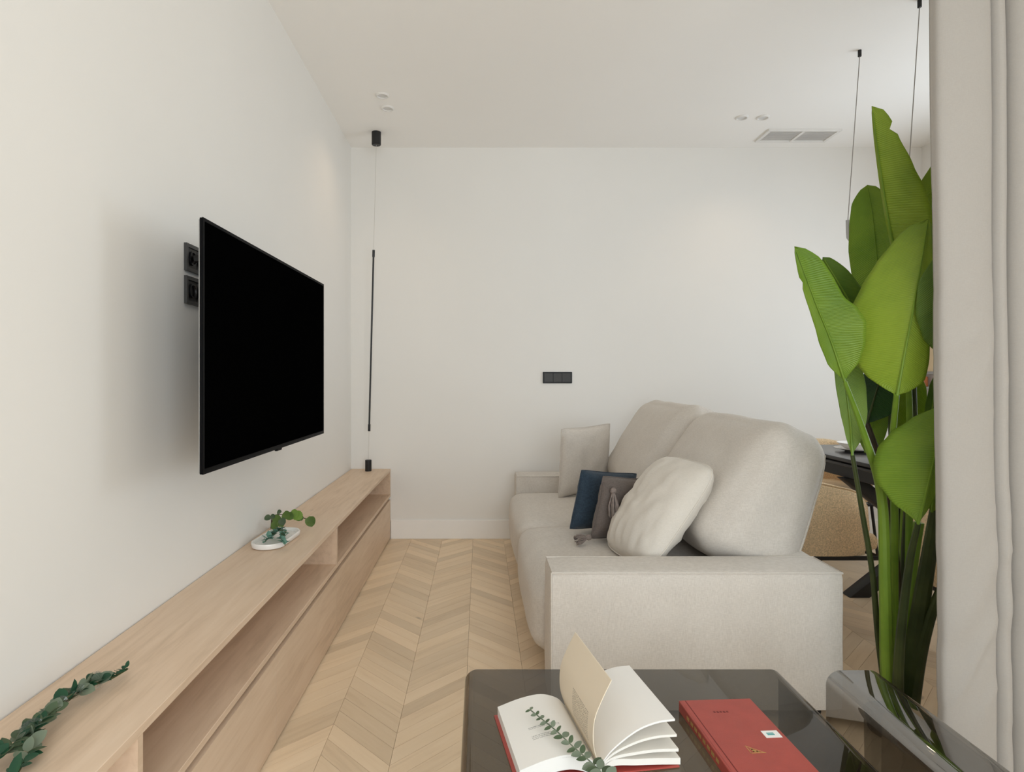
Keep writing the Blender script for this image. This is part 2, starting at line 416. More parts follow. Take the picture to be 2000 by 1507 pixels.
# ------------------------------------------------------------------ the room
T = 0.15
floor = struct(mk('floor', box(XL - T, XR + T, YF - T, YB + T, -0.10, -0.012), 'sub'), 'pale oak chevron parquet floor of the room', 'floor')
struct(mk('ceiling', box(XL - T, XR + T, YF - T, YB + T, ZC, ZC + 0.12), 'ceil'), 'smooth off-white plastered ceiling', 'ceiling')
struct(mk('wall_left', box(XL - T, XL, YF, YB, -0.012, ZC), 'wall'), 'plain off-white wall behind the television', 'wall')
struct(mk('wall_back', box(XL - T, XR + T, YB, YB + T, -0.012, ZC), 'wall'), 'plain off-white wall at the end of the room', 'wall')
def wall_with_hole(name, axis, p0, p1, a0, a1, h, label):
    """slab between p0 and p1 along AXIS's normal, from a0 to a1, with a window hole h = (a, b, z0, z1)"""
    def b_(u0, u1, z0, z1):
        return box(p0, p1, u0, u1, z0, z1) if axis == 'X' else box(u0, u1, p0, p1, z0, z1)
    vf = join(b_(a0, h[0], -0.012, ZC), b_(h[1], a1, -0.012, ZC), b_(h[0], h[1], -0.012, h[2]), b_(h[0], h[1], h[3], ZC))
    return struct(mk(name, vf, 'wall'), label, 'wall')
wall_with_hole('wall_right', 'X', XR, XR + T, YF, YB, (2.5, 4.0, 0.65, 2.45), 'off-white wall on the dining side')
wall_with_hole('wall_front', 'Y', YF - T, YF, XL - T, XR + T, (-0.5, 2.0, 0.2, 2.6), 'off-white wall behind the viewer')
def window(name, axis, p, h, label):
    fr = 0.05
    def b_(u0, u1, z0, z1, t=0.03):
        return box(p - t, p + t, u0, u1, z0, z1) if axis == 'X' else box(u0, u1, p - t, p + t, z0, z1)
    a, b, z0, z1 = h; c = (a + b) / 2
    o = mk(name, join(b_(a, a + fr, z0, z1), b_(b - fr, b, z0, z1), b_(a + fr, b - fr, z0, z0 + fr), b_(a + fr, b - fr, z1 - fr, z1), b_(c - fr / 2, c + fr / 2, z0 + fr, z1 - fr)), 'trim')
    struct(o, label, 'window')
    for u0, u1 in ((a + fr, c - fr / 2), (c + fr / 2, b - fr)): mk('window_pane', b_(u0, u1, z0 + fr, z1 - fr, 0.003), 'pane', o)
window('window_1', 'X', XR + 0.09, (2.5, 4.0, 0.65, 2.45), 'white framed window on the dining side')
window('window_2', 'Y', YF - 0.09, (-0.5, 2.0, 0.2, 2.6), 'white framed window behind the viewer')
struct(mk('baseboard_back', box(-0.674, XR - 0.002, YB - 0.014, YB, 0.0, 0.142, 0.002, 1), 'trim'), 'tall white baseboard along the end wall', 'baseboard')

# chevron parquet: every plank near enough to tell apart is a piece of its own
CW, PITCH, GAP = 0.231, 0.088, 0.0011
def clip(poly, f):
    out = []
    for i, p in enumerate(poly):
        q = poly[(i + 1) % len(poly)]; a, b = f(p), f(q)
        if a >= 0: out.append(p)
        if a * b < 0: t = a / (a - b); out.append((p[0] + (q[0] - p[0]) * t, p[1] + (q[1] - p[1]) * t))
    return out
def plank_vf(poly, s, z):
    c, sn = math.cos(math.pi / 4), math.sin(math.pi / 4) * s
    n = len(poly)
    V = [(x, y, z) for x, y in poly] + [(x, y, z - 0.011) for x, y in poly]
    Fc = [list(range(n)), list(range(n, 2 * n))[::-1]] + [[i, n + i, n + (i + 1) % n, (i + 1) % n] for i in range(n)]
    U = [((x * c + y * sn) * 1.0, (-x * sn + y * c) * 1.0) for x, y in poly] * 2
    return V, Fc, U
restV, restF, restU = [], [], []
cache = {}
k0 = int(math.floor((XL + 0.055) / CW)); k1 = int(math.ceil((XR + 0.055) / CW))
for k in range(k0, k1):
    x0 = -0.055 + k * CW; x1 = x0 + CW
    s = 1 if k % 2 else -1                      # k even: planks run from the far left to the near right
    for j in range(int((YF - 0.3) / PITCH), int((YB + 0.3) / PITCH) + 1):
        y0 = j * PITCH
        yl, yr = (y0, y0 + CW) if s > 0 else (y0 + CW, y0)
        poly = [(x0 + GAP / 2, yl + GAP * 0.7), (x1 - GAP / 2, yr + GAP * 0.7), (x1 - GAP / 2, yr + PITCH - GAP * 0.7), (x0 + GAP / 2, yl + PITCH - GAP * 0.7)]
        whole = all(YF < p[1] < YB - 0.001 and XL < p[0] < XR for p in poly)
        if not whole:
            for f in (lambda p: YB - 0.001 - p[1], lambda p: p[1] - YF - 0.001, lambda p: p[0] - XL - 0.001, lambda p: XR - 0.001 - p[0]):
                poly = clip(poly, f) if len(poly) > 2 else []
            if len(poly) < 3: continue
        z = -random.random() * 0.0004
        near = (-3 <= k <= 1 and 1.30 < y0 < 4.65) or (6 <= k <= 7 and 2.25 < y0 < 3.6)
        if near and whole:
            if s not in cache:
                V, Fc, U = plank_vf([(p[0] - x0, p[1] - y0) for p in poly], s, 0)
                o = mk('plank', (V, Fc), 'floor', floor, U); cache[s] = o.data
                o.location = (x0, y0, z)
            else:
                o = bpy.data.objects.new('plank', cache[s]); COL.objects.link(o); o.parent = floor; o.location = (x0, y0, z)
        else:
            V, Fc, U = plank_vf(poly, s, z)
            if near: mk('plank', (V, Fc), 'floor', floor, U)
            else:
                n = len(restV); restV += V; restF += [[i + n for i in f] for f in Fc]; restU += U
rest = mk('parquet_remainder', (restV, restF), 'floor', floor, restU); rest['kind'] = 'stuff'

# ------------------------------------------------------------------ low oak cabinet along the left wall
CF, CT, CE = -0.678, 0.528, 0.325               # front X, top Z, near end Y
t = thing('tv_cabinet', 'long low oak cabinet with open shelf along the left wall', 'cabinet', (XL + 0.15, 2.5, 0))
XB = XL + 0.004
YE = YB - 0.004
mk('top_board', box(XB, CF, CE, YE, CT - 0.020, CT, 0.0012, 1), 'oak', t)
mk('shelf_board', box(XB, CF, CE, YE, 0.318, 0.337, 0.0012, 1), 'oak', t)
mk('back_panel', box(XB, XB + 0.008, CE, YE, 0.337, CT - 0.020), 'oak', t)
mk('carcass', box(XB, CF - 0.060, CE, YE, 0.010, 0.318), 'oakv', t)
mk('plinth', box(XB, CF - 0.012, CE, YE, 0.0, 0.010), 'sub', t)
for y in (YE - 0.010, 2.916, 1.227): mk('divider', box(XB + 0.008, CF - 0.0008, y - 0.0095, y + 0.0095, 0.337, CT - 0.020), 'oakv', t)
mk('end_panel', box(XB + 0.008, CF - 0.0008, CE, CE + 0.019, 0.337, CT - 0.020), 'oakv', t)
for y0, y1 in ((CE, 1.172), (1.172, 2.044), (2.044, 2.916), (2.916, YE)):
    mk('door', box(CF - 0.0205, CF - 0.001, y0 + 0.0016, y1 - 0.0016, 0.010, 0.296), 'oak', t)
    mk('door_gap_shade', box(CF - 0.058, CF - 0.0035, y0 - 0.0016, y0 + 0.0016, 0.010, 0.290), 'gapshade', t)  # strip filling the door gap, its dark colour standing in for shade

# ------------------------------------------------------------------ television
t = thing('television', 'large black flat-screen television mounted on the left wall', 'television', (-0.80, 2.30, 0.96))
A, B = Vector((-0.757, 1.676, 0)), Vector((-0.739, 2.900, 0))
ya = (B - A).normalized(); xa = Vector((ya.y, -ya.x, 0)); Wd = (B - A).length
def tvm(vf, dz=0.0): # local: x out of the screen, y along the width, z up
    m = Matrix((xa, ya, Vector((0, 0, 1)))).transposed().to_4x4(); m.translation = A + Vector((0, 0, 0.957 + dz)); return xf(vf, m)
mk('housing', tvm(box(-0.010, -0.002, 0, Wd, 0, 0.703, 0.003, 2)), 'tvblack', t)
mk('rear_bulge', tvm(box(-0.060, -0.010, 0.30, Wd - 0.22, 0.05, 0.45, 0.012, 2)), 'tvblack', t)
fb = 0.009
mk('bezel', tvm(join(box(-0.002, 0.001, 0, Wd, 0.703 - fb, 0.703), box(-0.002, 0.001, 0, Wd, 0, fb * 1.6), box(-0.002, 0.001, 0, fb, fb * 1.6, 0.703 - fb), box(-0.002, 0.001, Wd - fb, Wd, fb * 1.6, 0.703 - fb))), 'tvblack', t)
mk('screen', tvm(box(-0.002, -0.0005, fb, Wd - fb, fb * 1.6, 0.703 - fb)), 'screen', t)
mk('sensor', tvm(box(-0.010, 0.0015, Wd / 2 - 0.025, Wd / 2 + 0.025, -0.007, 0.002, 0.002, 1)), 'tvblack', t)
mk('side_strip', tvm(box(-0.0125, -0.010, 0.003, 0.010, 0.004, 0.698)), 'steel', t)
b_ = mk('wall_bracket', box(XL + 0.001, XL + 0.02, 2.14, 2.46, 1.16, 1.44, 0.003, 1), 'black', t)
mk('bracket_arm', tube([(XL + 0.018, 2.22, 1.30), (-0.90, 2.40, 1.30), (-0.816, 2.28, 1.30)], 0.014, 8), 'black', b_)

def socket(z0, z1, label, grp):
    t = thing('wall_socket', label, 'socket', (XL, 2.1, (z0 + z1) / 2), grp)
    y0, y1 = 2.025, 2.182; zc = (z0 + z1) / 2
    mk('cover_frame', join(box(XL + 0.0005, XL + 0.010, y0, y0 + 0.012, z0, z1), box(XL + 0.0005, XL + 0.010, y1 - 0.012, y1, z0, z1), box(XL + 0.0005, XL + 0.010, y0 + 0.012, y1 - 0.012, z0, z0 + 0.012), box(XL + 0.0005, XL + 0.010, y0 + 0.012, y1 - 0.012, z1 - 0.012, z1)), 'darkp', t)
    for i in range(2):
        yc = y0 + 0.0455 + i * 0.066
        mk('outlet_insert', join(box(XL + 0.0005, XL + 0.006, yc - 0.032, yc + 0.032, z0 + 0.012, z1 - 0.012), xf(lathe([(0.0, 0.003), (0.018, 0.003), (0.020, 0.008), (0.024, 0.008), (0.024, 0.0)], (0, 0, 0), 20), frame_mat((XL + 0.004, yc, zc), (0, 1, 0), (1, 0, 0)))), 'blackp', t)
    return t
s1 = socket(1.576, 1.667, 'upper of the two dark wall sockets behind the television edge', 'sockets behind the television')
mk('cable_plug', tube(cr([(XL + 0.012, 2.07, 1.62), (XL + 0.045, 2.085, 1.625), (XL + 0.06, 2.12, 1.615), (XL + 0.06, 2.20, 1.60)], 6), [0.013] * 4 + [0.005] * 15, 8), 'blackp', s1)
socket(1.466, 1.559, 'lower of the two dark wall sockets behind the television edge', 'sockets behind the television')

# ------------------------------------------------------------------ cable lamp
t = thing('cable_lamp', 'slim black light bar on a cable between ceiling and oak cabinet', 'lamp', (-0.825, 4.54, CT))
top = P(735, 258, 4.36); top.z = ZC; bot = Vector((-0.825, 4.53, CT))
mk('ceiling_canister', lathe([(0.0, 0), (0.033, 0.0), (0.033, -0.088), (0.029, -0.092), (0, -0.092)], top, 24), 'black', t)
mk('weight', lathe([(0, 0), (0.0225, 0), (0.0235, 0.004), (0.0235, 0.080), (0.021, 0.083), (0, 0.083)], bot, 24), 'black', t)
ct_, cb = top + Vector((0, 0, -0.09)), bot + Vector((0, 0, 0.082)); cv = cb - ct_
mk('cable', tube([ct_, cb], 0.0014, 6), 'ltcord', t)
f0, f1 = 0.325, 0.905
lb = mk('light_bar', tube([ct_ + cv * f0, ct_ + cv * f1], 0.0065, 10), 'black', t)
for f in (f0, f1 - 0.022): mk('end_cap', tube([ct_ + cv * f, ct_ + cv * (f + 0.022)], 0.0092, 10), 'black', lb)

# ------------------------------------------------------------------ ceiling fittings
for i, (px, py, lab) in enumerate([(747, 186, 'recessed ceiling spotlight above the cabinet, the nearer of the pair'), (757, 211, 'recessed ceiling spotlight above the cabinet, the farther of the pair'),
                                   (1449, 229, 'recessed ceiling spotlight left of the air vent, the left one'), (1490, 229, 'recessed ceiling spotlight left of the air vent, the right one')]):
    d = (ZC - HC) * F / (CY - py); c = P(px, py, d); c.z = ZC
    t = thing('ceiling_spotlight', lab, 'spotlight', c, 'recessed spotlights in the ceiling')
    mk('trim_ring', lathe([(0.043, 0), (0.043, -0.003), (0.036, -0.009), (0.031, -0.008), (0.030, -0.001)], c, 28), 'lamp', t)
    mk('lens', lathe([(0, -0.0012), (0.030, -0.001)], c, 28), 'grille', t)
    sl = bpy.data.lights.new('spotlight_beam', 'SPOT'); sl.energy = 3.2 if i < 2 else 4.0; sl.color = (1.0, 0.74, 0.48); sl.spot_size = math.radians(125); sl.spot_blend = 1.0; sl.shadow_soft_size = 0.028
    so_ = bpy.data.objects.new('spotlight_beam', sl); COL.objects.link(so_); so_.location = c + Vector((0, 0, -0.012))
t = thing('air_vent', 'white two-panel air vent in the ceiling', 'vent', (2.28, 4.41, ZC))
x0, x1, y0, y1 = 2.02, 2.535, 4.30, 4.525
mk('frame', join(box(x0, x1, y0, y0 + 0.022, ZC - 0.012, ZC, 0.002, 1), box(x0, x1, y1 - 0.022, y1, ZC - 0.012, ZC, 0.002, 1), box(x0, x0 + 0.022, y0 + 0.022, y1 - 0.022, ZC - 0.012, ZC), box(x1 - 0.022, x1, y0 + 0.022, y1 - 0.022, ZC - 0.012, ZC)), 'lamp', t)
mk('centre_bar', box(2.268, 2.288, y0 + 0.022, y1 - 0.022, ZC - 0.012, ZC), 'lamp', t)
mk('backing', box(x0 + 0.022, x1 - 0.022, y0 + 0.022, y1 - 0.022, ZC - 0.002, ZC - 0.0005), 'lamp', t)
for i in range(9):
    y = y0 + 0.034 + i * 0.0195
    for xa0, xa1 in ((x0 + 0.022, 2.268), (2.288, x1 - 0.022)):
        mk('slat', xf(box(xa0, xa1, -0.008, 0.008, -0.0006, 0.0006), Matrix.Translation((0, y, ZC - 0.0065)) @ Matrix.Rotation(0.18, 4, 'X')), 'lamp', t)

t = thing('pendant_lamp', 'slim grey rod pendant lamp hung on two cords over the dining side', 'lamp', (2.02, 3.1, ZC))
for (px, py, d, pts) in ((1679, 98, 3.265, [(1656, 430, 3.375)]), (1796, 0, 2.83, [(1775, 330, 2.90)])):
    a = P(px, py, d); a.z = ZC
    mk('ceiling_stub', lathe([(0, 0), (0.009, 0), (0.009, -0.033), (0, -0.035)], a, 14), 'black', t)
    e = P(*pts[0]); mk('cord', tube([a + Vector((0, 0, -0.034)), e], 0.0022, 6), 'cord', t)
e1 = P(1656, 430, 3.375); e2 = P(1775, 330, 2.90); e2.z = e1.z
rod = [e1, e1 + Vector((0, -0.002, -0.07))] + [e1 + Vector((0.0, -0.04 + 0.04 * math.cos(a), -0.075 - 0.04 * math.sin(a))) for a in (0.5, 1.0, 1.57)] + [Vector((e1.x, 2.96, e1.z - 0.115))]
rod += [Vector((e2.x, 2.90 + 0.04 - 0.04 * math.sin(a), e1.z - 0.075 - 0.04 * math.cos(a))) for a in (0.5, 1.0, 1.57)] + [Vector((e2.x, 2.90, e2.z))]
mk('lamp_rod', tube(rod, 0.011, 12), 'steel', t)

# ------------------------------------------------------------------ light switch on the end wall
t = thing('light_switch', 'dark wide three-gang switch plate on the end wall', 'switch', (0.583, YB, 1.217))
x0, x1, z0, z1 = 0.473, 0.694, 1.174, 1.260
mk('cover_plate', box(x0, x1, YB - 0.009, YB - 0.0005, z0, z1, 0.002, 1), 'blackp', t)
for i in range(3):
    xa0 = x0 + 0.010 + i * 0.0675
    mk('rocker', box(xa0, xa0 + 0.0655, YB - 0.0125, YB - 0.0085, z0 + 0.010, z1 - 0.010, 0.0015, 1), 'darkp', t)

# ------------------------------------------------------------------ sofa
SF, SB, SN, SFY, AH = 0.249, 1.293, 2.18, 4.50, 0.530
t = thing('sofa', 'large beige linen sofa with low box arms', 'sofa', (0.75, 3.3, 0))
def sb(x0, x1, y0, y1, z0, z1, r, bulge=(0, 0, 0), **k):
    return xf(soft_box(((x1 - x0) / 2, (y1 - y0) / 2, (z1 - z0) / 2), r, bulge, **k), Matrix.Translation(((x0 + x1) / 2, (y0 + y1) / 2, (z0 + z1) / 2)))
mk('base', sb(SF + 0.035, SB - 0.03, SN + 0.19, SFY - 0.19, 0.035, 0.165, 0.012, n=6), 'linen', t)
for y0, y1 in ((SN, SN + 0.200), (SFY - 0.20, SFY)):
    ar = mk('arm', sb(SF, SB, y0, y1, 0.035, AH, 0.016, (0.004, 0.004, 0.004), n=18, wr=0.0012, seed=y0), 'linen', t)
    zz, xx0, xx1 = AH - 0.003, SF + 0.005, SB - 0.005
    mk('piping', tube([(xx0, y0 + 0.004, zz - 0.001), (xx1, y0 + 0.004, zz - 0.001), (xx1, y1 - 0.004, zz - 0.001), (xx0, y1 - 0.004, zz - 0.001)], 0.0042, 6, True), 'linen', ar)
    mk('piping', tube([(xx0, y0 + 0.004, 0.05), (xx0, y0 + 0.004, zz)], 0.004, 6), 'linen', ar)
mk('back', sb(1.10, SB, SN + 0.198, SFY - 0.198, 0.035, AH + 0.002, 0.016, (0.004, 0.0, 0.004), n=16, wr=0.0012), 'linen', t)
mid_y = 3.34
for i, (y0, y1) in enumerate(((SN + 0.203, mid_y - 0.002), (mid_y + 0.002, SFY - 0.203))):
    mk('seat_cushion', sb(0.205, 1.10, y0, y1, 0.135, 0.420, 0.075, (0.018, 0.004, 0.028), n=18, wr=0.005, seed=3.1 * i, freq=5), 'linen', t)
def back_cushion(y0, y1, seed, dx=0.0, dz=0.0, tilt=25, corner=0.0):
    h = (0.175, (y1 - y0) / 2, 0.305)
    vf = soft_box(h, 0.115, (0.045, 0.012, 0.02), n=22, wr=0.010, seed=seed, taper=0.26, freq=5.0)
    V = []
    for v in vf[0]:
        e = abs(v.y) / h[1]
        v.z += 0.02 * max(0, v.z / h[2]) * (e ** 4) * (1 if corner == 0 else corner)
        V.append(v)
    m = Matrix.Translation((1.115 + dx, (y0 + y1) / 2, 0.735 + dz)) @ Matrix.Rotation(math.radians(tilt), 4, 'Y')
    o = mk('back_cushion', xf((V, vf[1]), m), 'linen', t)
    pts = []
    for k in range(22):
        zq = h[2] * (-0.94 + 1.88 * k / 21)
        near_ = [v for v in V if abs(v.z - zq) < 0.03] or V
        pts.append(max(near_, key=lambda v: v.x * 1.0 - v.y * 0.9).copy())
    for _ in range(2): pts = [pts[0]] + [(pts[i - 1] + pts[i] * 2 + pts[i + 1]) / 4 for i in range(1, len(pts) - 1)] + [pts[-1]]
    pts = [m @ p for p in pts]
    mk('seam_piping', tube(pts, 0.005, 6), 'linen', o)
back_cushion(SN + 0.215, mid_y, 1.7, 0.045, -0.012, 25)
back_cushion(mid_y, SFY - 0.21, 6.2, 0.018, 0.01, 23, 2.4)
for x in (SF + 0.07, SB - 0.07):
    for y in (SN + 0.07, SFY - 0.07): mk('foot', lathe([(0, 0), (0.022, 0), (0.026, 0.037), (0, 0.037)], (x, y, 0.0), 14), 'black', t)

def cushion(name, label, c, xaxis, zaxis, w_, h_, t_, mat, seed, wr=0.006, pinch=0.07, pip=None, freq=9.0, rc=0.05):
    m = frame_mat(c, xaxis, zaxis)
    o = thing(name, label, 'cushion', c, 'scatter cushions on the sofa')
    mk('cover', xf(pillow(w_, h_, t_, wr=wr, seed=seed, pinch=pinch, freq=freq, rc=rc), m), mat, o, sharp=80)
    mk('seam', xf(rim(w_, h_, pinch, 0.0028, rc=rc), m), pip or mat, o)
    return o, m
cushion('scatter_cushion', 'square beige linen cushion leaning at the far arm of the sofa', (0.690, 4.06, 0.672), (0.80, 0.50, 0.04), (0.36, 0.10, 0.90), 0.44, 0.48, 0.14, 'linen', 2.0)
cushion('scatter_cushion', 'dark navy blue cushion behind the grey tasselled cushion', (0.635, 3.145, 0.592), (0.8, 0.55, -0.13), (0.38, 0.1, 0.9), 0.42, 0.31, 0.12, 'navy', 4.0)
g, gm = cushion('scatter_cushion', 'grey-brown velvet cushion with tassels at its corners', (0.690, 2.955, 0.594), (0.8, 0.55, -0.13), (0.38, 0.1, 0.9), 0.38, 0.31, 0.12, 'greyf', 5.5)
def tassel(at, down, parent, L_=0.085):
    d = Vector(down).normalized(); at = Vector(at)
    hd = mk('tassel', tube([at, at + d * 0.008, at + d * 0.02, at + d * 0.028], [0.005, 0.014, 0.014, 0.008], 10), 'tassel', parent)
    vfs = []
    for k in range(26):
        a = random.random() * 6.28; r = random.random() ** 0.5 * 0.021
        s = d.orthogonal().normalized(); q = s * math.cos(a) * r + d.cross(s) * math.sin(a) * r
        vfs.append(tube([at + d * 0.026 + q * 0.25, at + d * (0.03 + L_ * 0.5) + q * 1.15, at + d * (0.03 + L_ * (0.9 + 0.15 * random.random())) + q * 1.2], 0.0030, 5))
    f = mk('tassel_fringe', join(*vfs), 'tassel', hd); f['kind'] = 'stuff'
tassel(gm @ Vector((-0.158, -0.052, 0.110)), (0.02, -0.15, -1), g, 0.10)
tassel(gm @ Vector((-0.184, -0.005, -0.138)), (-0.80, -0.25, -0.10), g, 0.05)
cushion('scatter_cushion', 'plump pale beige cushion with creases beside the near arm', (0.762, 2.645, 0.658), (0.22, -0.97, 0.0), (0.60, 0.14, 0.79), 0.45, 0.51, 0.18, 'velvet', 9.0, wr=0.012, pinch=0.0, freq=20, rc=0.13)

# ------------------------------------------------------------------ dining table, chairs, plates
t = thing('dining_table', 'dark dining table with crossed black legs behind the sofa', 'table', (2.52, 3.5, 0))
mk('table_top', box(2.07, 2.97, 2.80, 4.20, 0.738, 0.760, 0.004, 2), 'tabletop', t)
mk('extension_leaf', box(2.078, 2.962, 2.81, 4.19, 0.712, 0.730, 0.003, 1), 'tabletop', t)
mk('apron', box(2.10, 2.94, 2.84, 4.16, 0.645, 0.712, 0.003, 1), 'black', t)
mk('spacer', box(2.12, 2.92, 2.86, 4.14, 0.730, 0.738), 'black', t)
def beam(a, b, w_, d_):
    a, b = Vector(a), Vector(b); L_ = (b - a).length
    return xf(box(0, L_, -d_ / 2, d_ / 2, -w_ / 2, w_ / 2, 0.004, 1), frame_mat(a, b - a, (0, 0, 1)))
def leg_poly(xa0, xa1, ztop):
    h = 0.055
    return prism([(xa0 - h, 0), (xa0 + h, 0), (xa1 + h, ztop), (xa1 - h, ztop)], 'Y', 0, 0.08, 0.003)
mk('leg', xf(leg_poly(2.10, 2.92, 0.645), Matrix.Translation((0, 3.40, 0))), 'black', t)
mk('leg', xf(leg_poly(2.94, 2.12, 0.645), Matrix.Translation((0, 3.485, 0))), 'black', t)

def dining_chair(cx_, cy_, rot, label, lr=0.010):
    """tub chair: curved boucle shell open to local +Y, seat pad, black frame and legs"""
    t = thing('dining_chair', label, 'chair', (cx_, cy_, 0), 'tan chairs around the dining table')
    m = Matrix.Translation((cx_, cy_, 0)) @ Matrix.Rotation(rot, 4, 'Z')
    V, Fc = [], []; n = 40; R, th = 0.265, 0.048
    prof = []
    for i in range(n + 1):
        a = math.radians(-90 + (-128 + 256 * i / n)); e = abs(-1 + 2 * i / n)
        ca, sa = math.cos(a), math.sin(a); q = (abs(ca) ** 3.2 + abs(sa) ** 3.2) ** (-1 / 3.2)
        ztop = 0.765 - 0.085 * max(0, (e - 0.25) / 0.75) ** 1.2 - (0.05 * max(0, (e - 0.86) / 0.14) ** 2)
        zb = 0.375
        ring = []
        for (rr, zz) in ((R - th, zb), (R - th, (zb + ztop) / 2), (R - th, ztop - 0.02), (R - th * 0.7, ztop - 0.004), (R - th * 0.3, ztop - 0.004), (R + 0.004, ztop - 0.02), (R + 0.012, (zb + ztop) / 2), (R - 0.008, zb)):
            ring.append(m @ Vector((ca * q * rr, sa * q * rr, zz)))
        b = len(V); V += ring; k = len(ring)
        if i:
            for j in range(k): Fc.append([b - k + j, b - k + (j + 1) % k, b + (j + 1) % k, b + j])
        prof.append(m @ Vector((ca * q * (R - th * 0.1), sa * q * (R - th * 0.1), ztop - 0.008)))
    Fc.append(list(range(8))[::-1]); Fc.append(list(range(len(V) - 8, len(V))))
    sh = mk('back_shell', (V, Fc), 'boucle', t, sharp=60)
    mk('piping', tube(prof, 0.004, 6), 'boucle', sh)
    mk('seat', xf(soft_box((0.215, 0.235, 0.045), 0.035, (0, 0, 0.015), n=10), m @ Matrix.Translation((0, 0.03, 0.425))), 'boucle', t)
    fr = [m @ Vector((x, y, 0.365)) for x, y in ((-0.25, -0.24), (0.25, -0.24), (0.25, 0.24), (-0.25, 0.24))]
    mk('seat_frame', tube(fr, 0.011, 8, True), 'black', t)
    for x, y in ((-0.22, -0.21), (0.22, -0.21), (0.22, 0.21), (-0.22, 0.21)):
        mk('leg', tube([m @ Vector((x, y, 0.368)), m @ Vector((x * 1.13, y * 1.13, 0.0))], [lr, lr * 0.85], 12), 'black', t)
dining_chair(1.655, 3.16, -math.pi / 2, 'tan boucle tub chair right behind the beige sofa')
dining_chair(2.095, 2.49, 0.0, 'tan boucle tub chair half hidden by the curtain', 0.022)
dining_chair(2.42, 4.36, math.pi, 'tan tub chair at the far end of the dining table')

def dish(name, label, c, prof, grp):
    return tag(mk(name, lathe(prof, c, 40), 'china'), label, 'dish', grp)
PL = [(0, 0), (0.075, 0), (0.085, 0.004), (0.135, 0.017), (0.137, 0.020), (0.132, 0.0205), (0.082, 0.009), (0, 0.007)]
BW = [(0, 0), (0.06, 0), (0.085, 0.012), (0.118, 0.040), (0.121, 0.043), (0.115, 0.0425), (0.082, 0.018), (0, 0.008)]
for c, w1 in (((2.36, 3.83, 0.7605), 'left of the plant stems'), ((2.62, 3.95, 0.7605), 'seen between the plant stems')):
    dish('plate', 'white plate under a bowl on the dining table, ' + w1, c, PL, 'plates on the dining table')
    dish('bowl', 'shallow white bowl on a plate on the dining table, ' + w1, (c[0], c[1], c[2] + 0.0092), BW, 'bowls on the dining table')

# ------------------------------------------------------------------ kitchen corner seen in a sliver beside the curtain
t = thing('wall_cabinet', 'cream wall cabinet in the far right corner beside the curtain', 'cabinet', (XR - 0.15, 4.35, 1.255))
mk('body', box(XR - 0.032, XR - 0.001, 4.0, 4.645, 1.262, 2.10), 'kitchen', t)
mk('underside', box(XR - 0.045, XR - 0.001, 4.0, 4.645, 1.242, 1.262), 'stone', t)
t = thing('wall_shelf', 'grey shelf under the cream wall cabinet', 'shelf', (XR - 0.08, 4.35, 1.12))
mk('board', box(XR - 0.10, XR - 0.001, 4.0, 4.645, 1.128, 1.150, 0.002, 1), 'stone', t)
mk('bracket', box(XR - 0.06, XR - 0.001, 4.3, 4.32, 1.07, 1.128), 'stone', t)
tag(mk('storage_tin', join(lathe([(0, 0), (0.03, 0), (0.033, 0.004), (0.033, 0.07), (0.030, 0.074), (0, 0.076)], (XR - 0.05, 4.57, 1.1505), 20), lathe([(0, 0.076), (0.010, 0.076), (0.010, 0.086), (0, 0.088)], (XR - 0.05, 4.57, 1.1505), 14)), 'orange'), 'small orange tin on the grey shelf beside the curtain', 'tin')

# ------------------------------------------------------------------ curtain
prof = [(1.286, 1.765), (1.292, 1.735), (1.33, 1.722), (1.39, 1.722), (1.435, 1.735), (1.449, 1.765), (1.446, 1.790), (1.452, 1.755), (1.468, 1.738), (1.487, 1.745), (1.499, 1.775), (1.497, 1.800), (1.505, 1.755), (1.53, 1.728), (1.58, 1.715), (1.64, 1.725), (1.67, 1.77), (1.70, 1.80), (1.74, 1.755), (1.80, 1.72), (1.87, 1.73), (1.90, 1.78), (1.94, 1.80), (1.98, 1.745), (2.06, 1.72), (2.13, 1.74), (2.17, 1.79), (2.22, 1.78), (2.27, 1.73), (2.35, 1.72)]
cp = cr([(x, y, 0) for x, y in prof], 7)
V, Fc = [], []; nz = 150; nx = len(cp)
for j in range(nz + 1):
    f = j / nz; z = 0.012 + f * (ZC - 0.024 - 0.012)
    for p in cp:
        x = p.x + 0.030 * (1 - f) ** 1.3 * (1 - (p.x - 1.286) * 0.7) + 0.003 * noise.noise(Vector((p.x * 6, 1, z * 0.9)))
        low = max(0, 1 - z / 1.3)
        y = 1.75 + (p.y - 1.75) * (0.8 + 0.3 * f) + (0.005 + 0.008 * low) * noise.noise(Vector((p.x * 5 + z * 1.4, z * 1.8, 3)))
        y -= (0.008 + 0.012 * low) * max(0, 0.25 - abs(noise.noise(Vector((p.x * 7 - z * 6, z * 2 + p.x * 3, 8))))) * max(0, noise.noise(Vector((p.x * 4, z * 2.2, 5))) + 0.25) * 3
        V.append((x, y, z))
for j in range(nz):
    for i in range(nx - 1):
        a = j * nx + i; Fc.append([a, a + 1, a + nx + 1, a + nx])
t = thing('curtain', 'floor-length beige curtain hanging beside the tall plant', 'curtain', (1.7, 1.75, 0))
c_ = mk('cloth', (V, Fc), 'curtain', t, sharp=80)
so = c_.modifiers.new('thickness', 'SOLIDIFY'); so.thickness = 0.002
mk('track', box(1.26, 2.40, 1.73, 1.77, ZC - 0.026, ZC, 0.003, 1), 'trim', t)

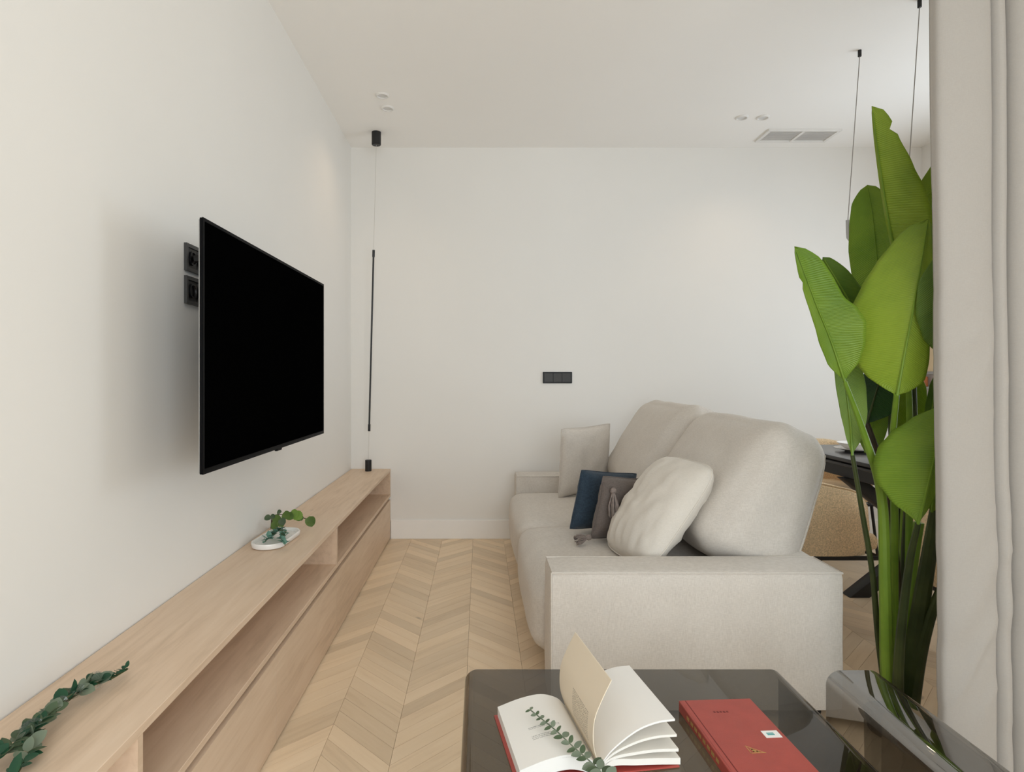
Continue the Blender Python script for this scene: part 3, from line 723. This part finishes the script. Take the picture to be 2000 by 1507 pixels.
# ------------------------------------------------------------------ tall banana-leaf plant
t = thing('banana_plant', 'tall plant with broad green banana leaves between sofa and curtain', 'plant', (1.43, 2.12, 0))
def leaf(mid, wl, wr_, mat, rl=-0.25, rr=0.2, cl=0.0, cr_=0.0, n=30, m=7, wav=0.003, notch=()):
    """leaf blade around a midrib given base to tip; half widths in pixels; rl/rr turn each half away from (-) or to (+) the viewer"""
    pts = cr([P(*q) for q in mid], 10); N_ = len(pts)
    def at(s):
        x = s * (N_ - 1); i = min(int(x), N_ - 2); return pts[i].lerp(pts[i + 1], x - i)
    V, U, Fc = [], [], []; rib = []
    L_ = sum((pts[i + 1] - pts[i]).length for i in range(N_ - 1)); seed = mid[0][0] * 0.37
    for i in range(n + 1):
        s = i / n; c = at(s); tg = (at(min(1, s + 0.02)) - at(max(0, s - 0.02))).normalized()
        vd = (c - Vector((0, 0, HC))).normalized(); right = vd.cross(tg).normalized(); fw = -right.cross(tg).normalized()
        if fw.dot(vd) > 0: fw = -fw
        d = c.y; rib.append(c + fw * 0.002)
        for j in range(-m, m + 1):
            a = abs(j) / m
            wv = lerp_list(wl if j < 0 else wr_, s) * d / F * math.sqrt(max(0.0, 1 - s ** 16)) * math.sqrt(max(0.0, 1 - (1 - s) ** 18)); ro = rl if j < 0 else rr; k = cl if j < 0 else cr_
            nt_ = 0
            for (sd, sn, dep) in notch:
                if (j < 0) == (sd < 0) and a > 1 - dep and abs(s - sn) < 0.018: nt_ = 1
            if nt_: a = min(a, 0.72)
            sgn = -1 if j < 0 else 1
            p = c + (right * sgn * math.cos(ro) + fw * math.sin(ro)) * wv * a + fw * k * wv * a * a
            p += fw * wav * noise.noise(Vector((s * 9 + seed, a * 2 * sgn, seed))) * (0.3 + a)
            V.append(p); U.append((0.5 + 0.5 * sgn * a, s * L_ * 6 + a * 0.25))
    w_ = 2 * m + 1
    for i in range(n):
        for j in range(w_ - 1):
            q = i * w_ + j; Fc.append([q, q + 1, q + w_ + 1, q + w_])
    o = mk('leaf', (V, Fc), mat, t, U, sharp=180)
    s_ = o.modifiers.new('thickness', 'SOLIDIFY'); s_.thickness = 0.0012
    mk('midrib', tube(rib[:-1], [0.0045 * (1 - 0.75 * i / n) for i in range(n)], 6), 'stemg' if mat != 'deep' else 'stemd', o)
    return o
leaf([(1752, 510, 2.15), (1737, 440, 2.13), (1720, 335, 2.10), (1703, 207, 2.06)], [4, 8, 8, 8, 7, 5], [30, 66, 70, 66, 52, 36, 26], 'lime', -0.9, 0.15, notch=((1, 0.88, 0.5), (1, 0.985, 0.6)))
leaf([(1722, 590, 2.36), (1712, 500, 2.36), (1704, 420, 2.34), (1694, 361, 2.32)], [26, 46, 47, 42, 34, 18], [26, 40, 42, 38, 30, 20], 'mid', -0.2, 0.35, notch=((1, 0.985, 0.5),))
leaf([(1650, 745, 1.99), (1622, 662, 1.97), (1592, 588, 1.94), (1552, 481, 1.90)], [4, 20, 22, 18, 15, 12, 6], [4, 40, 58, 70, 64, 50, 46, 40, 22], 'mid', 0.35, -0.3, cr_=0.18, notch=((-1, 0.80, 0.7),))
leaf([(1752, 772, 1.90), (1765, 700, 1.89), (1784, 600, 1.88), (1800, 510, 1.90), (1813, 427, 1.93)], [22, 66, 97, 108, 106, 95, 78, 58, 42], [22, 44, 44, 38, 34, 28, 20, 14, 9], 'lime', -0.15, -0.35, cl=-0.1)
leaf([(1692, 660, 2.30), (1660, 590, 2.28), (1607, 502, 2.24)], [14, 24, 22, 16, 8], [14, 30, 30, 26, 14], 'dark', -0.2, -0.1)
leaf([(1800, 600, 2.22), (1815, 450, 2.20), (1834, 296, 2.16)], [22, 42, 46, 30, 3], [20, 38, 40, 30, 3], 'lime', 0.3, -0.2)
leaf([(1840, 700, 1.84), (1837, 610, 1.83), (1830, 490, 1.84)], [4, 30, 40, 34, 3], [4, 30, 34, 30, 3], 'dark', 0.1, 0.1)
leaf([(1793, 1024, 1.87), (1812, 950, 1.87), (1830, 870, 1.88), (1845, 785, 1.90)], [3, 58, 88, 98, 96, 80, 50, 4], [2, 14, 24, 26, 18, 3], 'mid', -0.1, -0.5, cl=-0.1)
leaf([(1665, 889, 2.08), (1660, 820, 2.09), (1650, 740, 2.10), (1638, 650, 2.10)], [2, 10, 15, 17, 16, 3], [2, 22, 31, 34, 30, 3], 'olive', 0.1, 0.2)
leaf([(1693, 826, 2.22), (1710, 770, 2.22), (1735, 690, 2.24)], [8, 32, 38, 30, 3], [8, 34, 40, 34, 3], 'deep', -0.3, 0.2)
leaf([(1690, 884, 2.28), (1703, 830, 2.29), (1718, 740, 2.30)], [3, 18, 24, 20, 3], [3, 24, 26, 22, 3], 'mid', 0.2, 0.1)
leaf([(1772, 870, 2.28), (1779, 800, 2.29), (1788, 715, 2.30)], [8, 24, 26, 20, 3], [8, 26, 27, 22, 3], 'lime', 0.0, 0.15)
leaf([(1812, 850, 2.20), (1822, 790, 2.20), (1832, 720, 2.20)], [4, 11, 12, 10, 2], [4, 16, 20, 14, 2], 'dark', 0.2, 0.1)
leaf([(1820, 1000, 2.02), (1828, 940, 2.02), (1838, 880, 2.03)], [4, 16, 18, 12, 2], [4, 16, 20, 14, 2], 'lime', 0.1, 0.1)
def stem(pts, r0, r1, mat, d1=2.12):
    d0 = pts[0][2]; n = len(pts)
    w = []
    for i, q in enumerate(pts):
        d = q[2] if len(q) > 2 else d0 + (d1 - d0) * i / (n - 1)
        w.append(P(q[0], q[1], d))
    e = w[-1]; e.z = max(e.z, 0.03)
    c = cr(w, 8); k = len(c)
    mk('stem', tube(c, [(r0 + (r1 - r0) * (i / (k - 1)) ** 0.8) * c[i].y / F for i in range(k)], 10), mat, t)
stem([(1650, 745, 1.99), (1690, 855, 2.02), (1722, 970, 2.04), (1729, 1150), (1733, 1300), (1745, 1415)], 4, 14, 'stemg', 2.08)
stem([(1665, 889, 2.08), (1684, 1000), (1704, 1120), (1717, 1260), (1738, 1415)], 4, 6, 'stemd', 2.12)
stem([(1751, 770, 1.90), (1743, 870, 2.02), (1747, 1000, 2.06), (1746, 1150, 2.1), (1748, 1300, 2.12), (1755, 1415)], 5, 9, 'stemg', 2.12)
stem([(1693, 826, 2.22), (1712, 880), (1735, 960), (1755, 1150), (1762, 1300), (1762, 1415)], 5, 7, 'stemb', 2.14)
stem([(1783, 740, 2.25), (1783, 850), (1772, 1020), (1764, 1200), (1766, 1415)], 6, 9, 'stemd', 2.16)
stem([(1772, 870, 2.28), (1768, 960), (1764, 1100), (1764, 1260), (1770, 1415)], 5, 9, 'stemg', 2.17)
stem([(1793, 1022, 1.87), (1776, 1100), (1760, 1230), (1754, 1330), (1756, 1415)], 5, 11, 'stemd', 2.06)
stem([(1795, 1020, 2.10), (1786, 1080), (1774, 1180), (1766, 1300), (1766, 1415)], 9, 9, 'stemg', 2.12)
stem([(1838, 930, 2.02), (1818, 1060), (1796, 1200), (1778, 1330), (1770, 1415)], 8, 21, 'stemd', 2.10)
stem([(1842, 1140, 2.02), (1818, 1200), (1797, 1280), (1782, 1370), (1776, 1415)], 7, 15, 'stemd', 2.08)
stem([(1722, 590, 2.36), (1735, 760), (1752, 1000), (1758, 1250), (1764, 1415)], 4, 8, 'stemd', 2.18)
stem([(1752, 510, 2.15), (1775, 760), (1776, 1000), (1772, 1250), (1770, 1415)], 4, 8, 'stemg', 2.15)
mk('pot', lathe([(0, 0), (0.085, 0), (0.095, 0.05), (0.098, 0.055), (0.092, 0.055), (0.088, 0.045), (0, 0.043)], (1.435, 2.12, 0.001), 32), 'black', t)

# ------------------------------------------------------------------ smoked glass tables
def ribbon(path, th):
    """closed outline of a bent sheet whose outer face follows PATH (x, z)"""
    n = len(path); inner = []
    for i in range(n):
        a, b = Vector(path[max(i - 1, 0)]), Vector(path[min(i + 1, n - 1)]); tg = (b - a).normalized()
        inner.append((path[i][0] + tg.y * th, path[i][1] - tg.x * th))
    return path + inner[::-1]
def arc(cx_, cz_, r, a0, a1, n=8):
    return [(cx_ + r * math.cos(math.radians(a0 + (a1 - a0) * k / n)), cz_ + r * math.sin(math.radians(a0 + (a1 - a0) * k / n))) for k in range(n + 1)]
def sheet(path, th, y0, y1, ang=0.0, c=(0, 0)):
    o = ribbon(path, th); n = len(o); h = n // 2
    V = [(u, y0, v) for u, v in o] + [(u, y1, v) for u, v in o]; Fc = []
    for i in range(n): Fc.append([i, (i + 1) % n, n + (i + 1) % n, n + i])
    for i in range(h - 1):
        q = [i, i + 1, n - 2 - i, n - 1 - i]; Fc.append(q[::-1]); Fc.append([x + n for x in q])
    bm = bmesh.new(); vs = [bm.verts.new(v) for v in V]
    for f in Fc: bm.faces.new([vs[i] for i in f])
    bmesh.ops.recalc_face_normals(bm, faces=bm.faces)
    vf = bm_out(bm)
    return xf(vf, Matrix.Translation((c[0], c[1], 0)) @ Matrix.Rotation(ang, 4, 'Z') @ Matrix.Translation((-c[0], -c[1], 0)))
TZ, TY0, TY1 = 0.420, 0.98, 1.690
x0, x1, r = -0.042, 0.832, 0.035
path = [(x0, 0.0)] + arc(x0 + r, TZ - r, r, 180, 90) + arc(x1 - r, TZ - r, r, 90, 0) + [(x1, 0.0)]
tag(mk('coffee_table', sheet(path, 0.012, TY0, TY1), 'glass', sharp=25), 'bent smoked-glass coffee table carrying two books', 'table')
x0, r = 0.948, 0.040
path = [(x0, 0.0)] + arc(x0 + r, TZ - r, r, 180, 90) + arc(1.065, TZ - 0.045, 0.045, 90, 0, 10) + [(1.11, 0.0)]
tag(mk('side_table', sheet(path, 0.010, TY0, 1.685), 'mirror', sharp=40), 'narrow bent smoked-glass side table in front of plant and curtain', 'table')

# ------------------------------------------------------------------ books on the coffee table
tb = TZ + 0.0004
t = thing('open_book', 'open book with one page standing upright on the glass table', 'book', (0.22, 1.36, tb))
S1, S2 = Vector((0.203, 1.478, 0)), Vector((0.240, 1.243, 0))      # spine far and near end
ax = (S2 - S1); LN = ax.length; ax = ax.normalized(); ou = Vector((ax.y, -ax.x, 0))   # ou points to the left page
if ou.x > 0: ou = -ou
def B3(a, s, z): return S1 + ou * a + ax * s + Vector((0, 0, tb + z))
def block(prof, s0, s1, th_fn, name, mat, parent, uvmat=None):
    """pages: upper surface follows PROF (distance from spine, height); thickness down by th_fn"""
    n = len(prof); V, U, Fc = [], [], []
    for s in (s0, s1):
        for (a, z) in prof: V.append(B3(a, s, z)); U.append((abs(a) / 0.165, (s1 - s) / (s1 - s0)))
        for i, (a, z) in enumerate(prof): V.append(B3(a, s, max(z - th_fn(i / (n - 1)), 0.003))); U.append((2, 2))
    q = 2 * n
    for i in range(n - 1):
        Fc += [[i, i + 1, q + i + 1, q + i], [n + i, q + n + i, q + n + i + 1, n + i + 1], [i, n + i, n + i + 1, i + 1], [q + i, q + i + 1, q + n + i + 1, q + n + i]]
    Fc += [[0, q, q + n, n], [n - 1, 2 * n - 1, q + 2 * n - 1, q + n - 1]]
    bm = bmesh.new(); vs = [bm.verts.new(v) for v in V]
    for f in Fc: bm.faces.new([vs[i] for i in f])
    bmesh.ops.recalc_face_normals(bm, faces=bm.faces)
    return mk(name, bm_out(bm), mat, parent, U, sharp=50)
mk('cover', xf(box(-0.172, 0.172, -0.004, LN + 0.004, 0, 0.003), frame_mat(S1 + Vector((0, 0, tb)), -ou, (0, 0, 1)) @ Matrix.Diagonal((1, -1, 1, 1))), 'red', t)
left = [(p.x, p.y) for p in cr([(0.0, 0.014, 0), (0.02, 0.034, 0), (0.06, 0.046, 0), (0.11, 0.040, 0), (0.164, 0.024, 0)], 5)]
block(left, 0, LN, lambda s: 0.03, 'left_pages', 'page', t)
for k, (e, th) in enumerate(((0.098, 0.004), (0.066, 0.005), (0.036, 0.006), (0.016, 0.013))):
    pr = [(-p.x, p.y) for p in cr([(0.0, 0.016 - 0.002 * k, 0), (0.03, 0.022 + e * 0.28, 0), (0.08, 0.012 + e * 0.72, 0), (0.125, 0.006 + e * 0.92, 0), (0.164 + 0.004 * k, e, 0)], 5)]
    block(pr, 0, LN, lambda s, th=th: th, 'page_leaves', 'page_r' if k == 0 else 'paper', t)
# the standing page
prs = [(p.x, p.y) for p in cr([(0.0, 0.016, 0), (0.012, 0.060, 0), (0.010, 0.110, 0), (-0.006, 0.150, 0), (-0.026, 0.188, 0)], 5)]
n = len(prs); V, U, Fc = [], [], []
for dx in (0.0, 0.0016):
    for k in range(7):
        for i, (a, z) in enumerate(prs):
            V.append(B3(a - dx, LN * k / 6, z)); U.append((k / 6, i / (n - 1)))
for b in (0, 7 * n):
    for k in range(6):
        for i in range(n - 1): Fc.append([b + k * n + i, b + k * n + i + 1, b + (k + 1) * n + i + 1, b + (k + 1) * n + i][::(1 if b else -1)])
for k in range(6): Fc.append([k * n + n - 1, (k + 1) * n + n - 1, 7 * n + (k + 1) * n + n - 1, 7 * n + k * n + n - 1])
for i in range(n - 1):
    Fc.append([i, i + 1, 7 * n + i + 1, 7 * n + i]); Fc.append([6 * n + i, 7 * n + 6 * n + i, 7 * n + 6 * n + i + 1, 6 * n + i + 1])
mk('standing_page', (V, Fc), 'flap', t, U, sharp=60)

# closed red book
t = thing('closed_book', 'closed red hardback with white sticker on the glass table', 'book', (0.62, 1.36, tb))
a0 = Vector(((1328 - CX) / F * 1.478, 1.478, tb)); BW_, BL, BT = 0.173, 0.290, 0.026
m = Matrix.Translation(a0) @ Matrix.Rotation(math.radians(3.2), 4, 'Z')     # local: x right, -y to the viewer
mk('pages', xf(box(0.004, BW_ - 0.004, -BL + 0.004, -0.004, 0.003, BT - 0.003), m), 'paper', t)
mk('cover', xf(join(box(0, BW_, -BL, 0, 0, 0.003, 0.001, 1), box(0, BW_, -BL, 0, BT - 0.003, BT, 0.001, 1), box(-0.003, 0.003, -BL, 0, 0.0, BT, 0.0014, 1)), m), 'red', t)
mk('hinge_groove', xf(box(0.011, 0.013, -BL + 0.002, -0.002, BT - 0.0004, BT + 0.0004), m), 'ink', t)
stick = mk('price_sticker', xf(box(0, 0.036, -0.026, 0, BT, BT + 0.0004), m @ Matrix.Translation((0.128, -0.135, 0))), 'label', t)
for k in range(2): mk('sticker_print', xf(box(0.008, 0.024, -0.012 - 0.005 * k, -0.008 - 0.005 * k, BT + 0.0004, BT + 0.0006), m @ Matrix.Translation((0.128, -0.135, 0))), 'teal', stick)
mk('spine_lettering', xf(join(*[box(-0.0034, -0.0028, -0.05 - 0.022 * k - 0.014, -0.05 - 0.022 * k, 0.009, 0.017) for k in range(8)]), m), 'gold', t)
def tri(p, q, r_, wd):
    c = (Vector(p) + Vector(q) + Vector(r_)) / 3
    vs = []
    for a, b in ((p, q), (q, r_), (r_, p)):
        a, b = Vector(a), Vector(b); d = (b - a).normalized(); nn = Vector((-d.y, d.x)) * wd
        vs.append(prism([tuple(a), tuple(b), tuple(b + nn), tuple(a + nn)], 'Z', BT, BT + 0.0003))
    return join(*vs)
ex, ey = 0.068, -0.186
mk('gold_emblem', xf(join(tri((ex, ey), (ex, ey - 0.026), (ex + 0.032, ey - 0.026), 0.0012), tri((ex + 0.006, ey - 0.010), (ex + 0.007, ey - 0.022), (ex + 0.020, ey - 0.022), 0.003)), m), 'gold', t)
mk('faded_title', xf(join(*[box(0.058 + 0.0075 * k, 0.063 + 0.0075 * k, -0.058 - 0.0015 * (k % 2), -0.052, BT, BT + 0.0002) for k in range(5)]), m), 'ink', t)

# ------------------------------------------------------------------ small greenery
def leaf_blade(L_, W_, fold=0.15, n=6, point=1.0):
    """small leaf along +X from the origin, one mesh to share between alike leaves"""
    V, Fc = [], []
    for i in range(n + 1):
        s = i / n; w_ = W_ / 2 * (math.sin(math.pi * min(1, s ** 0.8)) ** (0.6 * point) if 0 < i < n else 0.04)
        z = -0.25 * L_ * s * s * 0.5
        V += [(L_ * s, -w_, z + fold * w_), (L_ * s, 0, z), (L_ * s, w_, z + fold * w_)]
    for i in range(n):
        a = 3 * i; Fc += [[a, a + 1, a + 4, a + 3], [a + 1, a + 2, a + 5, a + 4]]
    return V, Fc
def shared(vf, mat, name='leaf'):
    me = bpy.data.meshes.new(name); me.from_pydata([tuple(v) for v in vf[0]], [], vf[1])
    me.polygons.foreach_set('use_smooth', [True] * len(me.polygons)); me.materials.append(M[mat]); return me
def put(me, c, d, up, sc, parent):
    o = bpy.data.objects.new('leaf', me); COL.objects.link(o); o.parent = parent
    m = frame_mat(Vector(c) - ROOT[parent.name], d, up) @ Matrix.Scale(sc, 4)
    o.matrix_local = m; ROOT[o.name] = ROOT[parent.name]; return o

# eucalyptus garland on the cabinet
def on_top(px, py, h=0.0):
    d = (HC - CT - h) * F / (py - CY); p = P(px, py, d); p.z = CT + h; return p
t = thing('eucalyptus_garland', 'dark green eucalyptus garland lying on the near end of the cabinet', 'garland', on_top(100, 1400))
path = cr([on_top(248, 1306, 0.014), on_top(215, 1325, 0.018), on_top(180, 1338, 0.020), on_top(140, 1362, 0.022), on_top(105, 1392, 0.022), on_top(70, 1422, 0.022), on_top(30, 1455, 0.020), on_top(-20, 1495, 0.018), on_top(-60, 1540, 0.018)], 8)
mk('twig', tube(path, 0.0028, 6), 'stemd', t)
side = cr([on_top(60, 1435, 0.02), on_top(58, 1462, 0.016), on_top(45, 1490, 0.014), on_top(25, 1525, 0.014)], 6)
mk('twig', tube(side, 0.002, 6), 'stemd', t)
kinds = [shared(leaf_blade(0.032, 0.024), 'euc'), shared(leaf_blade(0.030, 0.026), 'euc2'), shared(leaf_blade(0.026, 0.015, 0.3), 'eucd'), shared(leaf_blade(0.036, 0.026, 0.25), 'eucd')]
rnd = random.Random(3)
for pth, cnt in ((path, 120), (side, 18)):
    for k in range(cnt):
        s = (k + rnd.random() * 0.6) / cnt * (len(pth) - 1.01); i = int(s); c = pth[i].lerp(pth[i + 1], s - i); tg = (pth[i] - pth[i + 1]).normalized()
        a = rnd.uniform(0.05, math.pi - 0.05); sd = tg.cross(Vector((0, 0, 1))).normalized()
        d = sd * math.cos(a) + Vector((0, 0, 1)) * math.sin(a) * 0.6 + tg * rnd.uniform(0.1, 0.9)
        frac = k / cnt
        if pth is path and frac < 0.18: me = kinds[2]; sc = rnd.uniform(0.45, 0.7)
        else: me = kinds[rnd.choice((0, 0, 1, 1, 2, 3))]; sc = rnd.uniform(0.65, 1.1)
        c = c + Vector((0, 0, 0.004)); put(me, c, d, Vector((rnd.uniform(-.6, .6), rnd.uniform(-.6, .6), 1)), sc, t)
for (i0, i1, r_) in ((11, 17, 0.016), (20, 25, 0.012), (27, 31, 0.012), (39, 46, 0.015)):
    sg = [path[i] + Vector((0, 0, 0.008)) for i in range(i0, i1 + 1)]
    n = len(sg); mk('clear_film', tube(cr(sg, 3), [r_ * (0.55 + 0.45 * math.sin(math.pi * i / (3 * (n - 1)))) * (1 + 0.25 * math.sin(i * 2.1)) for i in range(3 * (n - 1) + 1)], 8), 'clear', t)

# tray with succulent, trailing plant
def stadium(L_, W_, n=14):
    r = W_ / 2; h = L_ / 2 - r
    return [(r * math.cos(a), h + r * math.sin(a)) for a in [math.pi * k / n for k in range(n + 1)]] + [(-r * math.cos(a), -h - r * math.sin(a)) for a in [math.pi * k / n for k in range(n + 1)]]
tc_ = Vector((-0.862, 2.60, CT))
t = thing('oval_tray', 'white oval tray on the oak cabinet under small green leaves', 'tray', tc_)
rings = [(0.275, 0.118, 0.0), (0.292, 0.132, 0.004), (0.298, 0.138, 0.020), (0.294, 0.134, 0.024), (0.280, 0.120, 0.023), (0.268, 0.110, 0.012)]
V, Fc = [], []; n = 30
rot = Matrix.Rotation(math.radians(-4), 4, 'Z')
for L_, W_, z in rings: V += [tc_ + rot @ Vector((x, y, z + 0.0005)) for x, y in stadium(L_, W_)]
for i in range(len(rings) - 1):
    for k in range(n): Fc.append([i * n + k, i * n + (k + 1) % n, (i + 1) * n + (k + 1) % n, (i + 1) * n + k])
Fc += [list(range(n))[::-1], list(range((len(rings) - 1) * n, len(rings) * n))]
mk('dish', (V, Fc), 'china', t, sharp=50)
def tray_pt(px, py, h): return on_top(px, py, h)
t = thing('succulent_sprig', 'blue-green leafy sprig lying in the white oval tray', 'sprig', tc_ + Vector((0, -0.03, 0.0125)))
blade = [shared(leaf_blade(0.030, 0.022, 0.2), 'bluegreen'), shared(leaf_blade(0.026, 0.02, 0.2), 'euc')]
for c0, pts in enumerate(([(548, 1034), (535, 1042), (526, 1050), (517, 1057)], [(550, 1032), (552, 1044), (553, 1054), (557, 1064)])):
    pw = cr([on_top(a, b, 0.024 + 0.006 * (3 - i)) for i, (a, b) in enumerate(pts)], 5); mk('twig', tube(pw, 0.0016, 6), 'stemd', t)
    for k in range(34):
        s = k / 34 * (len(pw) - 1.01); i = int(s); c = pw[i].lerp(pw[i + 1], s - i)
        d = Vector((rnd.uniform(-1, 1), rnd.uniform(-1, 1), rnd.uniform(0.0, 1.0))); put(blade[0 if rnd.random() < 0.7 else 1], c, d, (0, 0, 1), rnd.uniform(0.7, 1.15), t)
t = thing('trailing_plant', 'small green trailing plant with round leaves behind the oval tray', 'plant', on_top(532, 1028))
def rd(px, py, d): return P(px, py, d)
pw = cr([on_top(530, 1030, 0.002), rd(532, 1015, 2.73), rd(536, 1006, 2.73), rd(556, 1004, 2.75), rd(575, 1003, 2.78), rd(590, 1010, 2.80), rd(606, 1016, 2.80)], 6)
mk('stalk', tube(pw, 0.0022, 6), 'stemb', t)
mk('stalk', tube(cr([on_top(529, 1031, 0.002), rd(530, 1018, 2.72), rd(529, 1008, 2.72)], 5), 0.002, 6), 'stemb', t)
disc = {k: shared(leaf_blade(0.042, 0.042, 0.12, 8, 0.8), k) for k in ('pilea', 'olive', 'euc')}
for (px, py, d, k, dx, dz, sc) in ((529, 1008, 2.72, 'euc', -0.6, -0.2, .7), (528, 1007, 2.72, 'euc', 0.7, -0.1, .6), (541, 1000, 2.73, 'euc', 0.9, 0.2, .55), (546, 1006, 2.72, 'pilea', -0.4, -0.6, 1.0), (552, 1003, 2.72, 'pilea', 0.8, -0.2, .95), (548, 1012, 2.70, 'euc', 0.5, -0.6, .8),
                                   (540, 1018, 2.70, 'pilea', -0.3, -0.8, .9), (545, 1016, 2.70, 'pilea', 0.6, -0.7, .8), (560, 1003, 2.74, 'pilea', 0.8, -0.5, .9), (566, 1004, 2.76, 'olive', 0.9, 0.1, 1.1), (574, 1003, 2.76, 'olive', 0.9, -0.3, 1.1), (578, 1004, 2.77, 'pilea', 1, -0.8, .9),
                                   (586, 1006, 2.78, 'eu', 0.4, -1, .6), (604, 1008, 2.80, 'pilea', 0.35, -1, 1.15), (600, 1013, 2.80, 'pilea', 0.9, -0.5, 1.0)):
    put(disc.get(k, disc['pilea']), rd(px, py, d), (dx, -0.35, dz), (-0.1, -0.9, 0.6), sc, t)

# eucalyptus sprig on the open book
def bk(px, py, h): d = (HC - tb - h) * F / (py - CY); p = P(px, py, d); return p
t = thing('eucalyptus_sprig', 'thin eucalyptus sprig with small grey-green leaves across the open book', 'sprig', bk(1100, 1440, 0.05))
pw = cr([bk(1036, 1386, 0.062), bk(1060, 1405, 0.066), bk(1088, 1428, 0.068), bk(1120, 1458, 0.066), bk(1150, 1484, 0.062), bk(1175, 1508, 0.060), bk(1195, 1530, 0.058)], 8)
mk('twig', tube(pw, 0.0013, 6), 'euc2', t)
bl = [shared(leaf_blade(0.026, 0.013, 0.2), 'euc'), shared(leaf_blade(0.024, 0.016, 0.2), 'euc2')]
nl = 15
for k in range(nl):
    s = (0.02 + 0.97 * k / nl) * (len(pw) - 1.01); i = int(s); c = pw[i]; tg = (pw[i] - pw[i + 1]).normalized(); sd = tg.cross(Vector((0, -0.5, 0.8))).normalized()
    sz = 0.45 + 0.75 * k / nl
    for q in (-1, 1):
        put(bl[(k + (q > 0)) % 2], c, sd * q * 0.9 + tg * rnd.uniform(0.2, 0.7) + Vector((0, 0, rnd.uniform(-.1, .5))), (rnd.uniform(-.5, .5), -0.4, 1), sz * rnd.uniform(0.8, 1.1), t)
